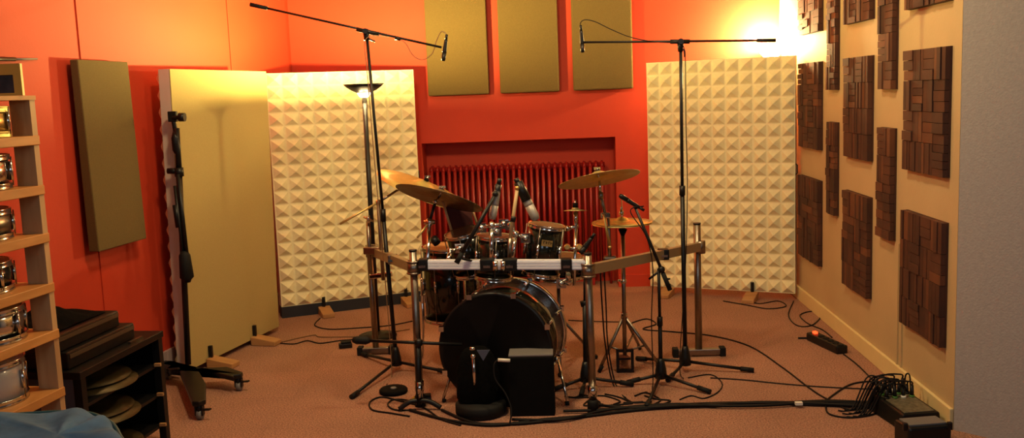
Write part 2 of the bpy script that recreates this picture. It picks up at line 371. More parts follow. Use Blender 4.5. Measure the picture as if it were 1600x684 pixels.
def gobo(bl, br, z0, z1, lab, foam_front=True, lean=V((0, 0, 0)), base=False, feet=(0.25, 0.8), nc=10, nr=18, T=0.10):
    bl = V((bl[0], bl[1], 0)); br = V((br[0], br[1], 0)); u = (br - bl).normalized(); W = (br - bl).length
    n = u.cross(Z); n = n if n.y < 0 else -n
    up = (Z * (z1 - z0) + lean); H = up.length; up = up.normalized()
    t = thing('acoustic_gobo', (bl + br) / 2, lab, 'acoustic screen', 'freestanding acoustic screens around the drum kit')
    o = bl + Z * z0
    q = lambda p: [p, p + u * W, p + u * W - n * T, p - n * T]
    MB().hexa(q(o) + q(o + up * H)).build('core_board', frame_white, t)
    m = MB()
    if foam_front: foam_sheet(m, o + n * 0.001, u, up, n, W, H, nc, nr, 0.038)
    else: foam_sheet(m, o + u * W - n * (T + .001), -u, up, -n, W, H, nc, nr, 0.05)
    m.build('foam_face', foam_m, t)
    if not foam_front:
        p = o + n * 0.001; e = n * 0.006
        MB().hexa([p, p + u * W, p + u * W + e, p + e] + [v + up * H for v in (p, p + u * W, p + u * W + e, p + e)]).build('cloth_face', gobo_cloth, t, bev=0.002)
    if base:
        p = bl + n * 0.004; e = -n * 0.1
        MB().hexa([p, p + u * W, p + u * W + e, p + e] + [v + Z * z0 for v in (p, p + u * W, p + u * W + e, p + e)]).build('plinth', strip_dark, t)
    for s in feet:
        c = bl + u * W * s
        f = MB().prism([c + n * 0.012 + Z * 0.001 - u * .045, c + n * 0.19 + Z * 0.001 - u * .045, c + n * 0.19 + Z * 0.03 - u * .045, c + n * 0.012 + Z * 0.06 - u * .045], u * 0.09).build('foot', wedge_wood, t, bev=0.004)
        MB().box(c + n * 0.02 + Z * 0.075 - u * 0.0, (0.022, 0.022, 0.11)).build('bracket', black, f)
    h = o + u * (W - 0.02) + up * (H * 0.53)
    if foam_front: MB().tube([h + u * 0.018 - n * .02 + Z * 0.04, h + u * 0.030 - n * .02 + Z * 0.03, h + u * 0.030 - n * .02 - Z * 0.03, h + u * 0.018 - n * .02 - Z * 0.04], 0.005).build('handle', black, t)
    return t
gobo((-2.262, 5.45), (-2.028, 6.52), 0.035, 1.821, 'smooth tan cloth screen behind the wheeled microphone stand, foam on its back', False, V((0.035, 0.0, 0)), feet=(0.2, 0.68), T=0.07)
gobo((-2.117, 6.92), (-1.105, 7.40), 0.085, 1.82, 'cream pyramid foam screen on a dark plinth behind the floor lamp', base=True, feet=(0.28, 0.86))
gobo((0.690, 7.48), (1.718, 7.047), 0.055, 1.803, 'cream pyramid foam screen right of the radiator below the glaring corner light', nc=11, feet=(0.14, 0.72), T=0.06)

# ------------------------------------------------------------------ floor lamps
def torchiere(loc, rim, rr, lab, hot=False, pole_r=0.0165):
    loc = V(loc); t = thing('floor_lamp', loc, lab, 'floor lamp'); top = V(rim)
    MB().lathe([(0.13, 0), (0.13, 0.012), (0.05, 0.028), (0.016, 0.04)], loc).build('lamp_base', black, t)
    MB().cyl(loc + Z * 0.03, top - Z * 0.085, pole_r).build('pole', black, t)
    if not hot:
        MB().lathe([(0.045, -0.058), (0.08, -0.043), (0.115, -0.02), (rr, 0), (rr - 0.004, 0), (0.11, -0.016), (0.075, -0.036), (0.045, -0.05)], top, n=40).build('lamp_shade', black, t)
        MB().lathe([(0.016, -0.09), (0.03, -0.085), (0.046, -0.062), (0.046, -0.055), (0.0001, -0.052)], top, n=24).build('glass_cup', glass_lit, t, label='glowing white glass cup under the dark bowl')
    else:
        MB().lathe([(0.02, -0.09), (0.05, -0.07), (0.085, -0.03), (rr, 0.01), (rr - 0.004, 0.012), (0.078, -0.025), (0.045, -0.06)], top, n=32).build('lamp_shade', glass_hot, t)
    return t
lrim = A(568, 131, 6.3)
torchiere((lrim.x + 0.0, 6.3, 0), lrim, 0.136, 'black torchiere floor lamp with a wide dark bowl, before the left foam screen')
RL = V((1.665, 7.60, 1.88))
torchiere((RL.x, RL.y, 0), RL, 0.10, 'glaring floor lamp in the right corner behind the foam screen', True)


# ================================================================== drum kit
# ---- rack
YL, YR = 4.83, 4.66
LPt, RPt = A(645, 392, YL), A(918, 397, YR)
lf, rf = G(657, 634), G(927, 643)
rk = thing('drum_rack', (lf + rf) / 2, 'steel tubular drum rack with silver front bar around the kit', 'drum rack')
def post(parent, foot, top, r, shoe=None, shoe_len=0):
    p = MB().cyl(foot + Z * 0.03, top, r, n=18).build('post', steel, parent)
    MB().cyl(top - Z * 0.002, top + Z * 0.008, r * 1.06, n=18).build('post_cap', black, p)
    if shoe is None: MB().lathe([(r * 1.5, 0), (r * 1.5, 0.05), (r * 1.15, 0.065)], foot, n=16).build('rubber_foot', rubber, p)
    else:
        d = shoe * shoe_len / 2; MB().bar(foot - d + Z * 0.028, foot + d + Z * 0.028, 0.045, 0.035).build('foot_bar', steel, p, bev=0.004)
        for s in (-1, 1): MB().box(foot + d * s * 1.04 + Z * 0.027, (0.035, 0.06, 0.054)).build('rubber_foot', rubber, p, bev=0.005)
    return p
post(rk, lf, LPt, 0.0195); post(rk, rf, RPt, 0.0195)
lr, rr = G(588, 553), G(1092, 556)
lrt, rrt = A(577, 388, lr.y), A(1089, 350, rr.y)
post(rk, lr, lrt, 0.019, V((1, 0.06, 0)).normalized(), 0.19); post(rk, rr, rrt, 0.021, V((1, 0.02, 0)).normalized(), 0.27)
# chrome sleeve low on the front posts
for f_, t_ in ((lf, LPt), (rf, RPt)):
    q = f_ + (t_ - f_) * 0.1; q2 = f_ + (t_ - f_) * 0.17
    MB().cyl(q, q2, 0.024).build('sleeve', chrome, rk)
b0, b1 = A(655, 413, YL), A(921, 413, YR)
bd = (b1 - b0).normalized()
m = MB().bar(b0, b1, 0.034, 0.048)
front = bd.cross(Z).normalized(); front = front if front.y < 0 else -front
for k in (-0.014, 0, 0.014): m.bar(b0 + front * 0.0175 + Z * k, b1 + front * 0.0175 + Z * k, 0.004, 0.009)
m.build('front_rail', alu, rk, label='bright silver ribbed front rail')
s0, s1 = A(648, 418, YL), A(579, 391, lr.y)
MB().bar(s0, s1, 0.036, 0.050).build('side_rail', rail_reflect, rk)
r0, r1 = A(924, 420, YR), A(1094, 385, rr.y)
MB().bar(r0, r1, 0.036, 0.050).build('side_rail', rail_reflect, rk)
def clamp(c, parent=rk, m=black, s=(0.055, 0.062, 0.062)):
    q = MB().box(c, s).build('clamp', m, parent, bev=0.006)
    MB().cyl(c + V((0, -s[1] / 2, 0)), c + V((0, -s[1] / 2 - 0.03, 0)), 0.005).box(c + V((0, -s[1] / 2 - 0.034, 0)), (0.034, 0.008, 0.012)).build('wing_bolt', chrome, q)
    return q
for px, wd in ((662, .05), (762, .075), (797, .075), (885, .055)): clamp(A(px, 413, YL + (YR - YL) * (px - 655) / 266), s=(wd, .062, .062))
for px in (774, 786): MB().cyl(A(px, 408, 4.71), A(px, 422, 4.71), 0.013).build('rail_joint', chrome, rk)
for c in (LPt - Z * 0.085, RPt - Z * 0.08): MB().cyl(c - Z * 0.035, c + Z * 0.03, 0.034, n=20).torus(c + Z * .03, Z, .032, .006).torus(c - Z * .03, Z, .032, .006).build('post_collar', steel, rk)
for c in (s1, r1): MB().cyl(c - Z * 0.04, c + Z * 0.035, 0.031, n=18).build('post_collar', steel, rk)
clamp(r0.lerp(r1, 0.62), m=black, s=(0.06, 0.06, 0.06)); clamp(s0.lerp(s1, 0.45), m=steel, s=(0.05, 0.05, 0.055))

# ---- drums
def drum(name, c, ax, r, h, lab, group=None, shell=shell_m, nl=5, hoop=chrome, top_m=head_m, lug_ang=0.3, bottom=True):
    c = V(c); ax = V(ax).normalized()          # c = centre of the lower rim
    t = thing(name, c, lab, 'drum', group)
    MB().lathe([(r, 0.004), (r, h - 0.004)], c, ax, 48).build('shell', shell, t)
    MB().lathe([(r * 0.985, h - 0.004), (r * 0.985, h + 0.002)], c, ax, 48).build('drum_head', top_m, t)
    for k, z0 in enumerate((h - 0.018, -0.008) if bottom else (h - 0.018,)):
        MB().lathe([(r + 0.002, z0), (r + 0.009, z0 + 0.001), (r + 0.007, z0 + 0.004), (r + 0.007, z0 + 0.018), (r + 0.009, z0 + 0.021), (r + 0.004, z0 + 0.022), (r + 0.002, z0)], c, ax, 48).build('hoop', hoop, t)
    u, w = perp(ax)
    for i in range(nl):
        a = 2 * math.pi * i / nl + lug_ang; d = u * math.cos(a) + w * math.sin(a); p = c + d * (r + 0.008)
        l = MB().cyl(p + ax * (h * 0.5 - min(0.035, h * .3)), p + ax * (h * 0.5 + min(0.035, h * .3)), 0.0075).build('lug', chrome, t)
        MB().cyl(p + d * 0.004 + ax * 0.004, p + d * 0.004 + ax * (h - 0.006), 0.0026, n=8).build('tension_rod', steel, l)
    return t
# bass drum
BF, BR_ = 4.76, 5.18; br_ = 0.294
bc0 = A(774, 560, BF); bc0.z = 0.303; bc1 = A(803, 532, BR_); bc1.z = 0.303; bax = (bc1 - bc0).normalized(); bh = (bc1 - bc0).length
t = thing('bass_drum', (bc0.x, (BF + BR_) / 2, 0), 'black lacquered bass drum with chrome hoops lying on its side in mid kit', 'drum')
MB().lathe([(br_ - 0.006, 0.03), (br_ - 0.006, bh - 0.03)], bc0, bax, 72).build('shell', shell_m, t)
MB().lathe([(0.001, 0.012), (br_ - 0.03, 0.010), (br_ - 0.005, 0.018), (br_ - 0.005, 0.03)], bc0, bax, 72).build('drum_head', blackm, t, label='matte black front head')
for z0, mm_ in ((0.0, black), (bh - 0.035, chrome)):
    MB().lathe([(br_ - 0.004, z0), (br_ + 0.008, z0 + 0.003), (br_ + 0.008, z0 + 0.036), (br_ - 0.004, z0 + 0.038), (br_ - 0.004, z0)], bc0, bax, 72).build('hoop', mm_, t)
u, w_ = perp(bax)
for i in range(8):
    a = 2 * math.pi * (i + 0.45) / 8; d = u * math.cos(a) + w_ * math.sin(a)
    if (bc0 + d * br_).z < 0.08: continue
    for zz in (0.11, bh - 0.11):
        l = MB().bar(bc0 + d * (br_ + 0.004) + bax * (zz - 0.03), bc0 + d * (br_ + 0.004) + bax * (zz + 0.03), 0.016, 0.016, d).build('lug', chrome, t, bev=0.004)
        e = -0.004 if zz < 0.2 else bh + 0.004
        q = MB().cyl(bc0 + d * (br_ + 0.012) + bax * zz, bc0 + d * (br_ + 0.012) + bax * e, 0.004, n=8)
        q.box(bc0 + d * (br_ + 0.010) + bax * (e + (0.012 if zz < .2 else -.012)), (0.026, 0.030, 0.026)); q.build('claw_hook', chrome, l)
for p0, p1 in ((A(712, 560, 4.92), G(693, 628)), (A(872, 562, 4.92), G(887, 633))):
    l = MB().cyl(p0, p1 + Z * 0.02, 0.0075).build('spur', chrome, t)
    MB().cyl(p1 + (p0 - p1) * 0.08, p1, 0.013, 0.010).build('rubber_tip', rubber, l)
    MB().cyl(p0.lerp(bc0 + bax * .15, 0.06), p0, 0.017).build('spur_bracket', chrome, l)
# toms
gt = 'small toms mounted on the rack'
tB0, tB1 = A(771, 434, 4.99), A(774, 368, 4.99)
drum('rack_tom', tB0, tB1 - tB0, 0.094, (tB1 - tB0).length, 'middle small black tom under the chrome clamps, beside the bare rail gap', gt, top_m=head_clear, lug_ang=0.75)
tC0, tC1 = A(845, 428, 4.97), A(855, 351, 4.97)
tc_ = drum('rack_tom', tC0, tC1 - tC0, 0.094, (tC1 - tC0).length, 'small black tom with a square gold badge, right of the others', gt, top_m=head_tom)
pc = A(858, 376, 4.97); axc = (tC1 - tC0).normalized(); nn = (CAMP - pc); nn = (nn - axc * nn.dot(axc)); nn.z *= 0.3; nn = nn.normalized()
rt_ = axc.cross(nn).normalized(); pc = tC0 + axc * ((pc - tC0).dot(axc)) + (nn + rt_ * 0.12).normalized() * 0.0965
Rm = Matrix((rt_, nn, axc)).transposed()
bdg = MB().box(pc, (0.056, 0.003, 0.032), Rm).build('badge', gold, tc_)
m = MB()
for i, x in enumerate((-0.017, -0.004, 0.009, 0.020)):
    q = pc + nn * 0.002 + rt_ * x
    m.box(q + axc * 0.003, (0.003, 0.001, 0.014), Rm); m.box(q + axc * (0.009 - 0.006 * (i % 2)) + rt_ * .003, (0.008, 0.001, 0.003), Rm)
m.build('badge_mark', blackm, bdg)
tA0, tA1 = A(740, 425, 5.22), A(731, 362, 5.22)
drum('rack_tom', tA0, tA1 - tA0 + V((-0.02, -0.03, 0)), 0.10, 0.24, 'small black tom furthest left and behind, beside the stick bag', gt, top_m=head_clear, lug_ang=0.5)
# floor tom
fc = A(704, 384, 5.52); fc.z = 0.30; ft_h = A(704, 384, 5.52).z - 0.30
t = drum('floor_tom', fc, Z, 0.165, ft_h, 'black floor tom with a tan head standing behind the silver rail', nl=8)
for i in range(3):
    a = -math.pi / 2 + 0.5 + i * 2.094; d = V((math.cos(a), math.sin(a), 0)); p = fc + d * 0.185
    l = MB().tube([p + Z * 0.3, p - Z * 0.05, p - Z * 0.24 + d * 0.015, V((p.x, p.y, 0.02)) + d * 0.04], 0.0065).build('leg', chrome, t)
    MB().ball(V((p.x, p.y, 0.016)) + d * 0.042, 0.016).build('rubber_tip', rubber, l); MB().box(p - d * 0.006 + Z * 0.12, (0.03, 0.03, 0.05)).build('leg_bracket', chrome, l, bev=0.004)
# stick bag with sticks hung on the floor tom
sb = A(717, 347, 5.32); k = 5.32 / F
m = MB().prism([sb + V((-20 * k, 0, 26 * k)), sb + V((20 * k, 0, 24 * k)), sb + V((24 * k, 0, -24 * k)), sb + V((-13 * k, 0, -26 * k))], V((0, 0.035, 0)))
tag(m.build('stick_bag', maroon, bev=0.008), 'dark maroon stick bag hanging behind the tilted dark cymbal', 'bag')
for x0, y0, x1, y1, lab in ((691, 312, 708, 369, 'pale drumstick standing left of the maroon bag'), (735, 318, 746, 352, 'pale drumstick standing right of the maroon bag')):
    tag(MB().cyl(A(x0, y0, 5.27), A(x1, y1, 5.27), 0.0065, 0.0075).ball(A(x0, y0, 5.27), 0.008).build('drumstick', stick_wood), lab, 'drumstick', 'drumsticks by the stick bag')

# ---- cymbals
def cymbal(name, p, n, r, lab, m=brass, group='cymbals of the kit', bell=0.22):
    pr = [(0.006, bell * r * .30 + 0.010), (bell * r * .35, bell * r * .28 + 0.010), (bell * r * .75, bell * r * .14 + .008), (bell * r, 0.004), (bell * r * 1.15, 0), (r * 0.6, -r * 0.035), (r, -r * 0.10)]
    th = 0.0016
    prof = pr + [(q - 0.0005, z - th) for q, z in reversed(pr)]
    o = MB().lathe(prof, (0, 0, 0), Z, 72).build(name, m, at=(0, 0, 0))
    o.location = p; o.rotation_euler = n.to_track_quat('Z', 'Y').to_euler()
    return tag(o, lab, 'cymbal', group)
def topnut(parent, p, n, s=1.0):
    MB().cyl(p - n * 0.012, p + n * 0.045 * s, 0.0045, n=8).build('threaded_tip', chrome, parent)
    MB().cyl(p + n * 0.016 * s, p + n * 0.030 * s, 0.015, n=14).build('felt_washer', blackm, parent)
    u, w = perp(n); MB().cyl(p + n * 0.03 * s, p + n * 0.038 * s, 0.008, n=10).box(p + n * 0.040 * s, (0.036, 0.007, 0.014)).build('wing_nut', chrome, parent)
# right crash
p = A(935, 274, 5.22); n = tilt(p, 10.5, 0.165, False); cymbal('crash_cymbal', p, n, 64.5 * 5.22 / F, 'thin gold crash cymbal tilted high at the right of the kit')
st = thing('cymbal_stand', A(952, 408, 5.22), 'chrome cymbal arm under the right crash cymbal, clamped to the rail', 'cymbal stand')
q = A(939, 306, 5.22); e = A(946, 336, 5.22)
MB().cyl(p - n * 0.03, q, 0.007).build('tilter_rod', chrome, st); MB().cyl(q + Z * 0.02, q - Z * 0.015, 0.014).build('tilter_joint', steel, st)
MB().cyl(q, e, 0.009).build('upper_tube', steel, st); MB().box(e, (0.05, 0.036, 0.032)).build('hinge_clamp', chrome, st, bev=0.006)
MB().cyl(A(943, 334, 5.2), A(953, 385, 5.2), 0.007).ball(A(953, 386, 5.2), 0.010).build('boom_rod', brass_hat, st, label='boom rod with lit gold painted in')  # warm light on the chrome rod given as its gold colour
MB().cyl(A(950, 332, 5.23), A(953, 412, 5.23), 0.010).build('lower_tube', steel, st); topnut(st, p, n)
MB().box(A(953, 408, 5.23), (0.07, 0.055, 0.06)).build('rail_clamp', steel, st, bev=0.01)
# front left dark crash, underside seen
p2 = A(688, 303, 5.12); n2 = tilt(p2, -15.5, 0.17, False); cymbal('crash_cymbal', p2, n2, 71 * 5.12 / F, 'crash cymbal seen from below, underside shade in its dark colour, front left of the kit', brass_shade)
st = thing('cymbal_stand', A(668, 405, 5.0), 'chrome cymbal stand below the dark front left cymbal, on the front rail', 'cymbal stand')
j = A(671, 347, 5.05)
MB().cyl(p2 - n2 * 0.012, A(680, 316, 5.08), 0.007).ball(A(680, 315, 5.07), 0.013).build('tilter_rod', chrome, st)
MB().cyl(A(680, 316, 5.08), j, 0.008).build('upper_tube', black, st)
MB().ball(j, 0.022).cyl(j - V((0.03, 0, 0)), j + V((0.03, 0, 0)), 0.012).build('hinge_clamp', chrome, st)
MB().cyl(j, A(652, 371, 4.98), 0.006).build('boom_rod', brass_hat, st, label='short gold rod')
MB().cyl(j, A(668, 412, 4.86), 0.0105).build('lower_tube', chrome, st); topnut(st, p2, n2)
MB().cyl(A(677, 372, 5.02), A(683, 380, 5.0), 0.022).build('knob', black, st)
# rear left bright crash
p3 = A(663, 289, 5.72); n3 = tilt(p3, -22, 0.20, True); cymbal('crash_cymbal', p3, n3, 77 * 5.72 / F, 'large bright gold cymbal behind the dark one, wing nut on top', brass_hat)
st = thing('cymbal_stand', A(598, 430, 5.6), 'long chrome boom cymbal arm with painted gold reflection on the left rear post', 'cymbal stand')
cl = A(591, 316, 5.55)
MB().cyl(A(531, 350, 5.45), cl, 0.0065).build('boom_rod', brass_hat, st, label='rear end of the chrome boom, gold reflection painted in')  # foam reflection on the chrome boom painted as gold
MB().cyl(cl, A(632, 290, 5.7), 0.0075).cyl(A(632, 290, 5.7), p3 - n3 * 0.02, 0.0075).build('boom_rod', steel, st)
MB().ball(cl, 0.018).build('hinge_clamp', chrome, st)
MB().cyl(cl, A(599, 437, 5.62), 0.0115).build('lower_tube', steel, st)
MB().cyl(A(575, 345, 5.72), A(579, 428, 5.72), 0.0125).build('side_tube', steel, st); MB().cyl(A(568, 339, 5.7), A(584, 346, 5.7), 0.006).cyl(A(575, 337, 5.7), A(576, 348, 5.7), 0.011).build('wing_bolt', chrome, st)
MB().bar(A(570, 391, 5.7), A(603, 392, 5.66), 0.05, 0.045).build('rail_clamp', steel, st, bev=0.006); MB().bar(A(578, 432, 5.7), A(612, 428, 5.66), 0.03, 0.03).build('rail_clamp', chrome, st, bev=0.006)
topnut(st, p3, n3, 1.4)
# hi-hat
HY = 5.345; hp = A(972, 350, HY); nh = tilt(hp, 1.5, 0.14, True); hr = 47.5 * HY / F
cymbal('hihat_cymbal', hp + nh * 0.022, nh, hr, 'upper bright gold cymbal of the hi-hat pair', brass_hat, 'hi-hat pair')
cymbal('hihat_cymbal', hp - nh * 0.006, -nh, hr, 'lower cymbal of the hi-hat pair, under the bright one', brass, 'hi-hat pair')
hb = G(977, 581); hs = thing('hihat_stand', hb, 'chrome hi-hat stand with tripod legs and black pedal frame', 'hi-hat stand')
MB().cyl(hb + Z * 0.10, A(973, 368, HY), 0.012, n=16).build('lower_tube', steel, hs)
MB().cyl(A(973, 372, HY), A(971, 312, HY), 0.0035, n=8).build('pull_rod', chrome, hs)
MB().cyl(A(973, 368, HY), A(973, 358, HY), 0.010, 0.026).build('cymbal_seat', blackm, hs)
MB().cyl(A(971, 336, HY), A(971, 329, HY), 0.013).cyl(A(971, 329, HY), A(971, 322, HY), 0.007).build('clutch', chrome, hs)
MB().cyl(A(974, 436, HY), A(974, 442, HY), 0.018).cyl(A(966, 438, HY - .01), A(974, 438, HY), 0.006).build('height_collar', chrome, hs)
lc = A(975, 492, HY)
MB().cyl(lc + Z * 0.015, lc - Z * 0.015, 0.019).build('leg_collar', chrome, hs)
for fx, fy in ((936, 582), (1034, 578), (1000, 545)):
    f = G(fx, fy); l = MB().cyl(lc + (f - lc).normalized() * 0.012, f + Z * 0.01, 0.0095).build('leg', steel, hs)
    MB().cyl(f + (lc - f).normalized() * 0.045, f + Z * 0.004, 0.013, 0.011).build('rubber_foot', rubber, l)
    b_ = lc.lerp(f, 0.55); MB().cyl(b_, V((hb.x, HY, b_.z - 0.03)), 0.006).build('brace', steel, l)
for s in (-1, 1):
    MB().bar(hb + V((s * 0.042, 0, 0.006)), hb + V((s * 0.042, 0, 0.135)), 0.016, 0.016, V((0, 1, 0))).build('pedal_frame', black, hs)
MB().bar(hb + V((-0.05, 0, 0.127)), hb + V((0.05, 0, 0.127)), 0.02, 0.016).build('pedal_frame', black, hs); MB().bar(hb + V((-0.05, 0, 0.009)), hb + V((0.05, 0, 0.009)), 0.03, 0.016).build('pedal_frame', black, hs)
MB().prism([hb + V((-0.035, 0.03, 0.075)), hb + V((0.035, 0.03, 0.075)), hb + V((0.03, 0.30, 0.02)), hb + V((-0.03, 0.30, 0.02))], V((0, 0, -0.012))).build('footboard', black, hs)
# splash cymbal stand
SY = 5.12; sp_ = A(899, 327, SY)
cymbal('splash_cymbal', sp_, (Z + V((0.02, 0.12, 0))).normalized(), 19 * SY / F, 'tiny splash cymbal seen edge on in front of the radiator', brass, bell=0.3)
st = thing('cymbal_stand', A(899, 430, SY), 'slim chrome stand under the tiny splash cymbal', 'cymbal stand')
MB().cyl(A(899, 331, SY), A(900, 352, SY), 0.011, 0.009).build('cymbal_seat', chrome, st)
MB().cyl(A(900, 350, SY), A(897, 446, SY - .1), 0.0085).build('lower_tube', chrome, st)
MB().cyl(A(885, 358, SY), A(904, 352, SY), 0.010).ball(A(887, 357, SY), 0.016).build('hinge_clamp', chrome, st)
MB().cyl(A(899, 324, SY), A(899, 317, SY), 0.015).build('felt_washer', blackm, st); MB().cyl(A(899, 330, SY), A(899, 312, SY), 0.0045).build('threaded_tip', chrome, st)
for px in (886, 905): MB().cyl(A(px, 386, SY - .06), A(px, 386, SY - .085), 0.019, 0.012, 14).build('knob', gold, st)
MB().cyl(A(884, 388, SY - .05), A(908, 388, SY - .05), 0.008).build('knob_bar', chrome, st)
# chrome tom mounts on the front rail
def tommount(lab, foot, mid, ends):
    t = thing('tom_mount', foot, lab, 'drum mount', 'chrome tom mounts on the front rail')
    MB().cyl(foot, mid, 0.012).build('tube', chrome, t)
    MB().ball(mid, 0.02).build('ball_joint', chrome, t)
    for e in ends:
        a_ = MB().cyl(mid, e, 0.0085).build('arm', chrome, t); MB().ball(e, 0.018).box(e + V((0, 0.012, 0)), (0.05, 0.02, 0.05)).build('bracket', chrome, a_)
    return t
tommount('chrome tom mount cluster above the middle small tom', A(768, 408, 4.86), A(768, 352, 4.9), [A(752, 356, 4.93), A(787, 350, 4.92), A(776, 362, 4.9)])
tommount('chrome tom mount holding the gold badged tom', A(800, 408, 4.84), A(806, 366, 4.88), [A(821, 372, 4.9), A(797, 352, 4.9)])
tommount('chrome tom mount left of the maroon stick bag', A(700, 406, 4.9), A(704, 392, 5.0), [A(718, 388, 5.05)])
tommount('chrome tom mount at the right end of the silver rail', A(888, 428, 4.74), A(889, 440, 4.8), [A(877, 443, 4.85)])

# ================================================================== microphones and stands
def mic(p0, p1, r, lab, body=black, grille=None, name='microphone', group='microphones around the kit'):
    p0, p1 = V(p0), V(p1); t = thing(name, p0, lab, 'microphone', group); d = (p1 - p0)
    MB().lathe([(r * 0.72, 0), (r * 0.8, d.length * 0.1), (r, d.length * 0.55), (r, d.length * 0.6)], p0, d, 18).build('mic_body', body, t)
    MB().lathe([(r, d.length * 0.6), (r * 1.02, d.length * 0.9), (r * 0.8, d.length), (0.0005, d.length * 1.01)], p0, d, 18).build('mic_grille', grille or body, t)
    MB().cyl(p0 - d.normalized() * 0.03, p0, r * 0.6, n=10).build('connector', black, t)
    return t
def hub_base(t, hub, feet, hz=0.10):
    MB().lathe([(0.02, 0), (0.034, 0.005), (0.030, 0.05), (0.022, 0.09), (0.016, 0.115)], hub + Z * 0.035, n=16).build('hub', black, t)
    for f in feet:
        l = MB().cyl(hub + Z * 0.06, f + Z * 0.014, 0.009).build('leg', black, t)
        MB().cyl(f + (hub + Z * .06 - f).normalized() * 0.075 + Z * .01, f + Z * 0.014, 0.0135).build('rubber_foot', rubber, l)
# left overhead
hub = G(620, 580); Y1 = hub.y
t = thing('boom_stand', hub, 'tall black boom stand rising left of the drums, arm sloping down right', 'microphone stand')
hub_base(t, hub, [G(549, 624), G(566, 556), G(703, 585)])
top = A(573, 54, Y1)
mid = (hub + Z * .1).lerp(top, 0.45)
MB().cyl(hub + Z * 0.08, mid, 0.0125).build('lower_pole', black, t); MB().cyl(mid - Z * 0.04, mid + Z * 0.03, 0.016).build('clutch', black, t)
MB().cyl(mid, top, 0.0085).build('upper_pole', black, t)
e0, e1 = A(391, 7, Y1), A(690, 74, Y1); d = (e1 - e0).normalized()
MB().cyl(e0 + d * 0.08, e1, 0.0065).build('boom_arm', black, t); MB().cyl(e0, e0 + d * 0.1, 0.012, 0.011).build('grip', rubber, t)
pv = A(572, 49, Y1); MB().cyl(pv - d * 0.055, pv + d * 0.075, 0.0125).cyl(pv, pv - Z * 0.05, 0.019, 0.014).build('swivel', black, t)
MB().cyl(pv + V((0, -.03, 0)), pv + V((0, .03, 0)), 0.016).build('swivel_knob', black, t)
MB().tube([pv - Z * 0.03, pv + V((0.02, -0.01, -0.045)), pv + V((0.05, -0.01, -0.06))], 0.005).build('lever', black, t)
MB().cyl(pv + d * 0.17, pv + d * 0.20, 0.011).build('cable_clip', black, t)
mic(A(697, 62, Y1), A(692.5, 95, Y1), 0.0125, 'pencil microphone hanging at the right end of the sloping boom')
tag(MB().tube(spline([A(697, 59, Y1), A(696, 52, Y1), A(689, 50, Y1), A(682, 64, Y1), A(675, 84, Y1), A(660, 93, Y1), A(645, 86, Y1), A(630, 64, Y1), A(600, 56, Y1), A(575, 58, Y1 - .02), A(570, 75, Y1 - .02), A(574, 115, Y1 - .02), A(585, 250, Y1 - .02), A(602, 440, Y1 - .02), G(612, 580, 0.03), G(604, 600, 0.006)], 10), 0.0028, 6).build('microphone_cable', cable_lit_m), 'thin cable looping from the left overhead pencil microphone down its stand', 'cable', 'microphone cables on the tall stands')
# right overhead
hub = G(1071, 580); Y2 = hub.y
t = thing('boom_stand', hub, 'tall black boom stand with a level arm, in front of the right foam screen', 'microphone stand')
hub_base(t, hub, [G(1178, 582), G(995, 563), G(1043, 598)])
top = A(1063.5, 70, Y2); mid = A(1066, 296, Y2)
MB().cyl(hub + Z * 0.08, mid, 0.0125).build('lower_pole', black, t); MB().cyl(A(1066, 305, Y2), A(1066, 290, Y2), 0.0165).build('clutch', black, t)
MB().cyl(mid, top, 0.009).build('upper_pole', black, t)
e0, e1 = A(1212, 63, Y2), A(911, 66, Y2); d = (e1 - e0).normalized()
MB().cyl(e0 + d * 0.08, e1, 0.0062).build('boom_arm', black, t); MB().cyl(e0, e0 + d * 0.1, 0.0105).build('grip', rubber, t)
pv = A(1063, 65, Y2); MB().cyl(pv - d * 0.05, pv + d * 0.055, 0.0125).cyl(pv, pv - Z * 0.055, 0.019, 0.013).build('swivel', black, t)
MB().cyl(pv + V((0, -.03, 0)), pv + V((0, .03, 0)), 0.016).build('swivel_knob', black, t)
MB().tube([pv - Z * 0.03, pv + V((0.02, -0.01, -0.05)), pv + V((0.022, -0.01, -0.085))], 0.005).build('lever', black, t)
mic(A(908, 48, Y2), A(910.5, 82, Y2), 0.0115, 'pencil microphone hanging at the left end of the level boom')
tag(MB().tube(spline([A(907.5, 44, Y2), A(907, 36, Y2), A(914, 31, Y2), A(930, 34, Y2), A(955, 46, Y2), A(985, 58, Y2), A(1020, 65, Y2 - .01), A(1060, 68, Y2 - .02), A(1069, 76, Y2 - .02), A(1071, 100, Y2 - .02), A(1072, 200, Y2 - .02), A(1074, 290, Y2 - .02), A(1071, 420, Y2 - .02), G(1062, 566, 0.08), G(1068, 592, 0.006)], 10), 0.0026, 6).build('microphone_cable', cable_m), 'thin cable from the right overhead pencil microphone down its stand', 'cable', 'microphone cables on the tall stands')
# hi-hat microphone stand
hub = G(1033, 601); Y3 = hub.y
t = thing('boom_stand', hub, 'short black boom stand right of the hi-hat, its arm leaning over the cymbal', 'microphone stand')
hub_base(t, hub, [G(980, 601), G(1110, 616), G(1010, 640)])
pv = A(1029, 420, Y3); mid = A(1031, 500, Y3)
MB().cyl(hub + Z * .08, mid, 0.0115).build('lower_pole', black, t); MB().cyl(mid - Z * .03, mid + Z * .02, 0.0155).build('clutch', black, t); MB().cyl(mid, pv, 0.0085).build('upper_pole', black, t)
e0, e1 = A(1047, 453, Y3), A(990, 318, Y3)
MB().cyl(e0, e1, 0.0095, 0.0075).build('boom_arm', black, t); MB().cyl(e0, e0.lerp(e1, 0.2), 0.0125).build('grip', rubber, t)
q = e0.lerp(e1, 0.24); MB().cyl(pv - Z * .01, q, 0.014).ball(q, 0.02).build('swivel', black, t); MB().cyl(q, A(1014, 436, Y3), 0.006).build('lever', black, t)
